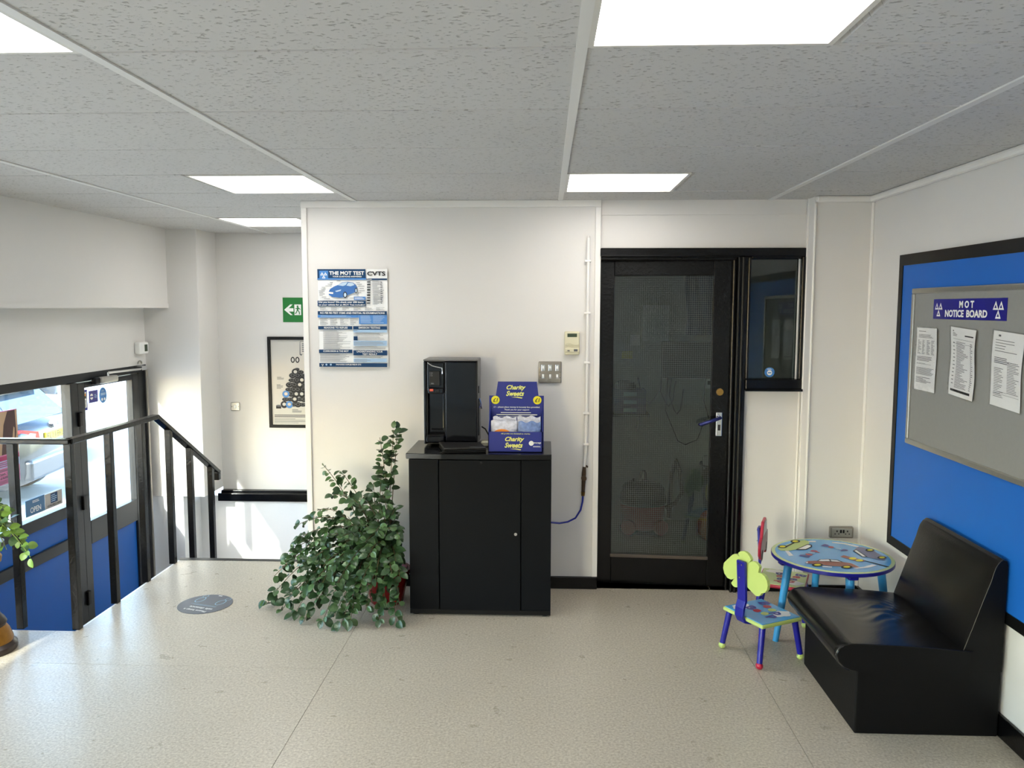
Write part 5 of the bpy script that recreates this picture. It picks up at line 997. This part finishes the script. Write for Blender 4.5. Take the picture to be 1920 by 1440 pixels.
# --- pedestal with plant, cut by the left picture edge
ps = Vector((-2.75, 3.74, 0))
t = thing('plant_pedestal', ps, 'dark brown and gold turned pedestal at the left picture edge', 'pedestal')
MB().lathe([(0.135, 0.0), (0.14, 0.012), (0.138, 0.03), (0.122, 0.045)], 32, ps).build('foot', 'ebony', t)
MB().lathe([(0.12, 0.045), (0.122, 0.06), (0.108, 0.10), (0.092, 0.125)], 32, ps).build('gold_ring', 'gold', t)
MB().lathe([(0.092, 0.125), (0.098, 0.14), (0.088, 0.16), (0.072, 0.18), (0.066, 0.2), (0.062, 0.4), (0.07, 0.43)], 32, ps).build('column', 'ebony', t)
MB().lathe([(0.07, 0.43), (0.088, 0.445), (0.092, 0.47), (0.08, 0.49)], 32, ps).build('gold_collar', 'gold', t)
MB().lathe([(0.08, 0.49), (0.10, 0.51), (0.105, 0.53), (0.105, 0.545)], 32, ps).build('top', 'ebony', t)
pb = ps+Vector((0, 0, 0.546)); t = thing('hanging_plant', pb, 'light green leafy plant on the pedestal at the left edge', 'plant')
MB().lathe([(0.06, 0.0), (0.07, 0.02), (0.095, 0.11), (0.1, 0.115), (0.1, 0.125), (0.088, 0.125)], 24, pb).build('pot', mat('terracotta', '8a4a2c', 0.6), t)
MB().lathe([(0.088, 0.115), (0.02, 0.12)], 20, pb).build('soil', 'soil', t)
stems = []; rs2 = random.Random(4)
for tip, lf_ in (((-2.50, 3.74, 0.50), .25), ((-2.47, 3.70, 0.49), .22), ((-2.58, 3.7, 0.74), .1), ((-2.60, 3.75, 0.66), .1), ((-2.62, 3.68, 0.60), .15), ((-2.60, 3.72, 0.52), .2), ((-2.66, 3.6, 0.72), .1), ((-2.64, 3.62, 0.56), .18), ((-2.68, 3.72, 0.80), .05), ((-2.74, 3.6, 0.6), .15), ((-2.85, 3.62, 0.6), .15), ((-2.95, 3.75, 0.6), .2), ((-2.9, 3.85, 0.7), .1), ((-2.75, 3.9, 0.65), .15), ((-2.62, 3.82, 0.62), .12), ((-2.8, 3.7, 0.86), .0), ((-2.57, 3.66, 0.66), .12), ((-2.63, 3.66, 0.68), .1)):
    b0 = pb+Vector((rs2.uniform(-.05, .05), rs2.uniform(-.05, .05), 0.12)); tp = Vector(tip); stems.append((b0, b0.lerp(tp, .5)+Vector((0, 0, lf_*.7)), tp, 0.35))
grow(t, stems, YOUNG, 200, rs2, lambda p: p, 1.0, 0.03, 'stemg')

# ================================================================ STORE ROOM behind the glazed door
vc = Vector((0.735, 6.0, 0)); t = thing('vacuum_cleaner', vc, 'red and black tub vacuum cleaner behind the glazed door', 'vacuum')
MB().lathe([(0.12, 0.05), (0.15, 0.06), (0.165, 0.10), (0.165, 0.235)], 28, vc).build('tub', 'vacred', t)
MB().lathe([(0.17, 0.235), (0.178, 0.25), (0.175, 0.28), (0.168, 0.30), (0.16, 0.35), (0.13, 0.385), (0.08, 0.40), (0.03, 0.405)], 28, vc).build('motor_head', 'pdark', t)
MB().tube([vc+Vector((x, 0, z)) for x, z in ((-0.02, 0.40), (-0.018, 0.45), (-0.01, 0.475), (0.01, 0.475), (0.018, 0.45), (0.02, 0.40))], 0.009, 8).build('handle', 'pdark', t)
MB().cyl(vc+Vector((-0.07, -0.02, 0.38)), vc+Vector((-0.07, -0.02, 0.42)), 0.012, n=12).build('switch', 'pdark', t)
for sx_ in (-1, 1): MB().cyl(vc+Vector((sx_*0.11, -0.135, 0.085)), vc+Vector((sx_*0.125, -0.165, 0.085)), 0.055, n=20).build('wheel', 'vacred', t)
b = MB().lathe([(0.12, 0.02), (0.17, 0.03), (0.17, 0.05), (0.12, 0.055)], 24, vc); b.build('base', 'pdark', t)
for k in range(4): a = PI/4+k*PI/2; MB().sph(vc+Vector((0.13*math.cos(a), 0.13*math.sin(a), 0.014)), 0.014, 10, 6).build('castor', 'rubber', t)
MB().tube([vc+Vector(p_) for p_ in ((0.17, -0.02, 0.2), (0.24, -0.03, 0.24), (0.3, 0.05, 0.3), (0.31, 0.2, 0.42), (0.29, 0.3, 0.5), (0.26, 0.3, 0.4), (0.24, 0.28, 0.05))], 0.018, 10).build('suction_hose', 'pdark', t)
t = thing('wall_monitor', (1.10, 6.36, 1.14), 'dark flat monitor on the store room wall with hanging cables', 'monitor')
MB().box(0.905, 6.32, 1.14, 1.305, 6.36, 1.43).build('casing', 'pdark', t, bevel=0.008); MB().box(0.925, 6.316, 1.16, 1.285, 6.321, 1.41).build('screen', mat('dead_screen', '16242c', 0.1), t); MB().box(1.05, 6.36, 1.2, 1.15, 6.4, 1.3).build('bracket', 'pdark', t)
r_ = random.Random(8)
for k, (xa, xb, zl) in enumerate(((0.91, 1.02, 0.92), (0.98, 1.08, 0.86), (0.95, 1.25, 0.62), (1.24, 1.36, 0.8), (0.9, 0.72, 0.95))):
    tag(MB().tube([(xa, 6.34-0.012*k, 1.15), (xa-0.01, 6.345-0.012*k, (1.15+zl)/2), (xa+(xb-xa)*.3, 6.35-0.012*k, zl+0.03), ((xa+xb)/2, 6.35-0.012*k, zl), (xa+(xb-xa)*.8, 6.35-0.012*k, zl+0.04), (xb, 6.36-0.012*k, zl+0.2)], 0.0045, 6).build('loose_cable', 'cable', origin=(xa, 6.34, 1.15)), ['black cable looping under the left end of the store room monitor', 'black cable hooked low under the store room monitor', 'longest black cable sagging below the store room monitor', 'black cable beside the store room socket', 'black cable running left from the store room monitor'][k], 'cable', 'loose cables in the store room')
for nm, x, z, w_, h_, mt, lb in (('wall_paper', 0.76, 1.43, 0.205, 0.28, 'paper', 'large white paper on the store room wall above the monitor'), ('wall_paper', 0.665, 1.395, 0.075, 0.085, 'paper', 'small square paper on the store room wall'), ('wall_tag', 0.60, 1.29, 0.085, 0.06, 'yellow', 'yellow tag on the store room wall')):
    o = MB().box(x, 6.394, z, x+w_, 6.399, z+h_).build(nm, mt, origin=(x, 6.399, z)); tag(o, lb, 'paper')
t = thing('wall_socket', (1.29, 6.4, 1.06), 'white socket on the store room wall right of the monitor', 'socket'); MB().box(1.25, 6.375, 1.06, 1.33, 6.4, 1.16).build('plate', 'white', t, bevel=0.006); MB().box(1.27, 6.365, 1.09, 1.3, 6.378, 1.12).build('plug', 'pdark', t, bevel=0.004)
t = thing('wall_shelf', (0.63, 6.3, 0.86), 'small dark shelf on the store room wall', 'shelf'); MB().box(0.34, 6.16, 0.86, 0.80, 6.4, 0.88).build('board', 'black', t, bevel=0.002)
for x in (0.42, 0.72): MB().prism([(x, 6.4, 0.86), (x, 6.4, 0.72), (x, 6.2, 0.86)], (0.012, 0, 0)).build('bracket', 'frame', t)
for k in range(3):
    z0 = 0.88+0.062*k; t = thing('storage_tray', (0.65, 6.28, z0), ['bottom dark blue tray of the stack on the store room shelf', 'middle dark blue tray of the stack on the store room shelf', 'top dark blue tray of the stack on the store room shelf'][k], 'tray', 'stacked trays in the store room')
    b = MB().box(0.53, 6.18, z0, 0.77, 6.38, z0+0.006)
    for q in ((0.53, 6.18, 0.538, 6.38), (0.762, 6.18, 0.77, 6.38), (0.538, 6.18, 0.762, 6.188), (0.538, 6.372, 0.762, 6.38)): b.box(q[0], q[1], z0, q[2], q[3], z0+0.06)
    b.build('tray', 'kslate' if k == 2 else 'signblue', t); MB().box(0.60, 6.176, z0+0.015, 0.70, 6.181, z0+0.045).build('label_card', 'lblue', t)
t = thing('work_cap', (0.62, 6.28, 1.067), 'dark cap lying on the stacked trays in the store room', 'cap')
MB().lathe([(0.085, 0.0), (0.085, 0.02), (0.07, 0.05), (0.03, 0.068)], 20, (0.62, 6.28, 1.067)).build('crown', 'pdark', t); MB().prism([(0.54, 6.24, 1.068), (0.70, 6.24, 1.068), (0.67, 6.16, 1.068), (0.57, 6.16, 1.068)], (0, 0, 0.006)).build('peak', 'pdark', t)
t = thing('overalls', (1.2, 6.36, 1.5), 'dark blue work clothes hanging on the store room wall', 'clothes')
MB().grid(lambda u, v: Vector((1.08+0.26*u+0.01*math.sin(v*6), 6.36-0.015*(1+math.sin(u*22+v*2))-0.01, 1.48+0.5*v)), 30, 8).build('cloth', mat('navy_cloth', '1d2c55', 0.9), t); MB().cyl((1.21, 6.399, 1.975), (1.21, 6.34, 1.985), 0.006, n=8).build('hook', 'steel', t)
t = thing('waste_bin', (1.34, 6.1, 0), 'dark tapered bin behind the glazed door', 'bin'); MB().lathe([(0.12, 0.0), (0.16, 0.5), (0.17, 0.51), (0.165, 0.52), (0.15, 0.5), (0.11, 0.02)], 24, (1.34, 6.1, 0)).build('tub', 'pdark', t)
tag(MB().sph((1.33, 6.08, 0.52), (0.14, 0.13, 0.10), 20, 12, fn=lambda d: 1+0.12*math.sin(7*d.x+3*d.z)*math.sin(6*d.y)).build('bin_liner', mat('grey_liner', '8e9092', 0.35), origin=(1.33, 6.08, 0.5)), 'pale crumpled liner in the dark bin behind the glazed door', 'bag')
tag(MB().sph((1.235, 5.80, 0.362), (0.075, 0.07, 0.10), 20, 12, fn=lambda d: 1+0.05*math.sin(6*d.x)).build('yellow_bag', mat('olive_yellow_plastic', '8f8a3c', 0.25), origin=(1.235, 5.8, 0.24)), 'olive yellow bag on top of the orange bag behind the glazed door', 'bag')
t = thing('orange_bag', (1.225, 5.80, 0), 'orange plastic bag on the store room floor behind the glazed door', 'bag')
MB().sph((1.225, 5.80, 0.118), (0.115, 0.10, 0.125), 24, 14, fn=lambda d: 1+0.07*math.sin(9*d.x+5*d.z)*math.sin(7*d.y+2)-0.06*(d.z < -0.85)).build('bag', mat('orange_plastic', 'c8641c', 0.25, bump=(30, 0.6, 0.01)), t)
MB().lathe([(0.03, 0.22), (0.02, 0.235), (0.05, 0.262)], 14, (1.225, 5.80, 0)).build('knot', bpy.data.materials['orange_plastic'], t)
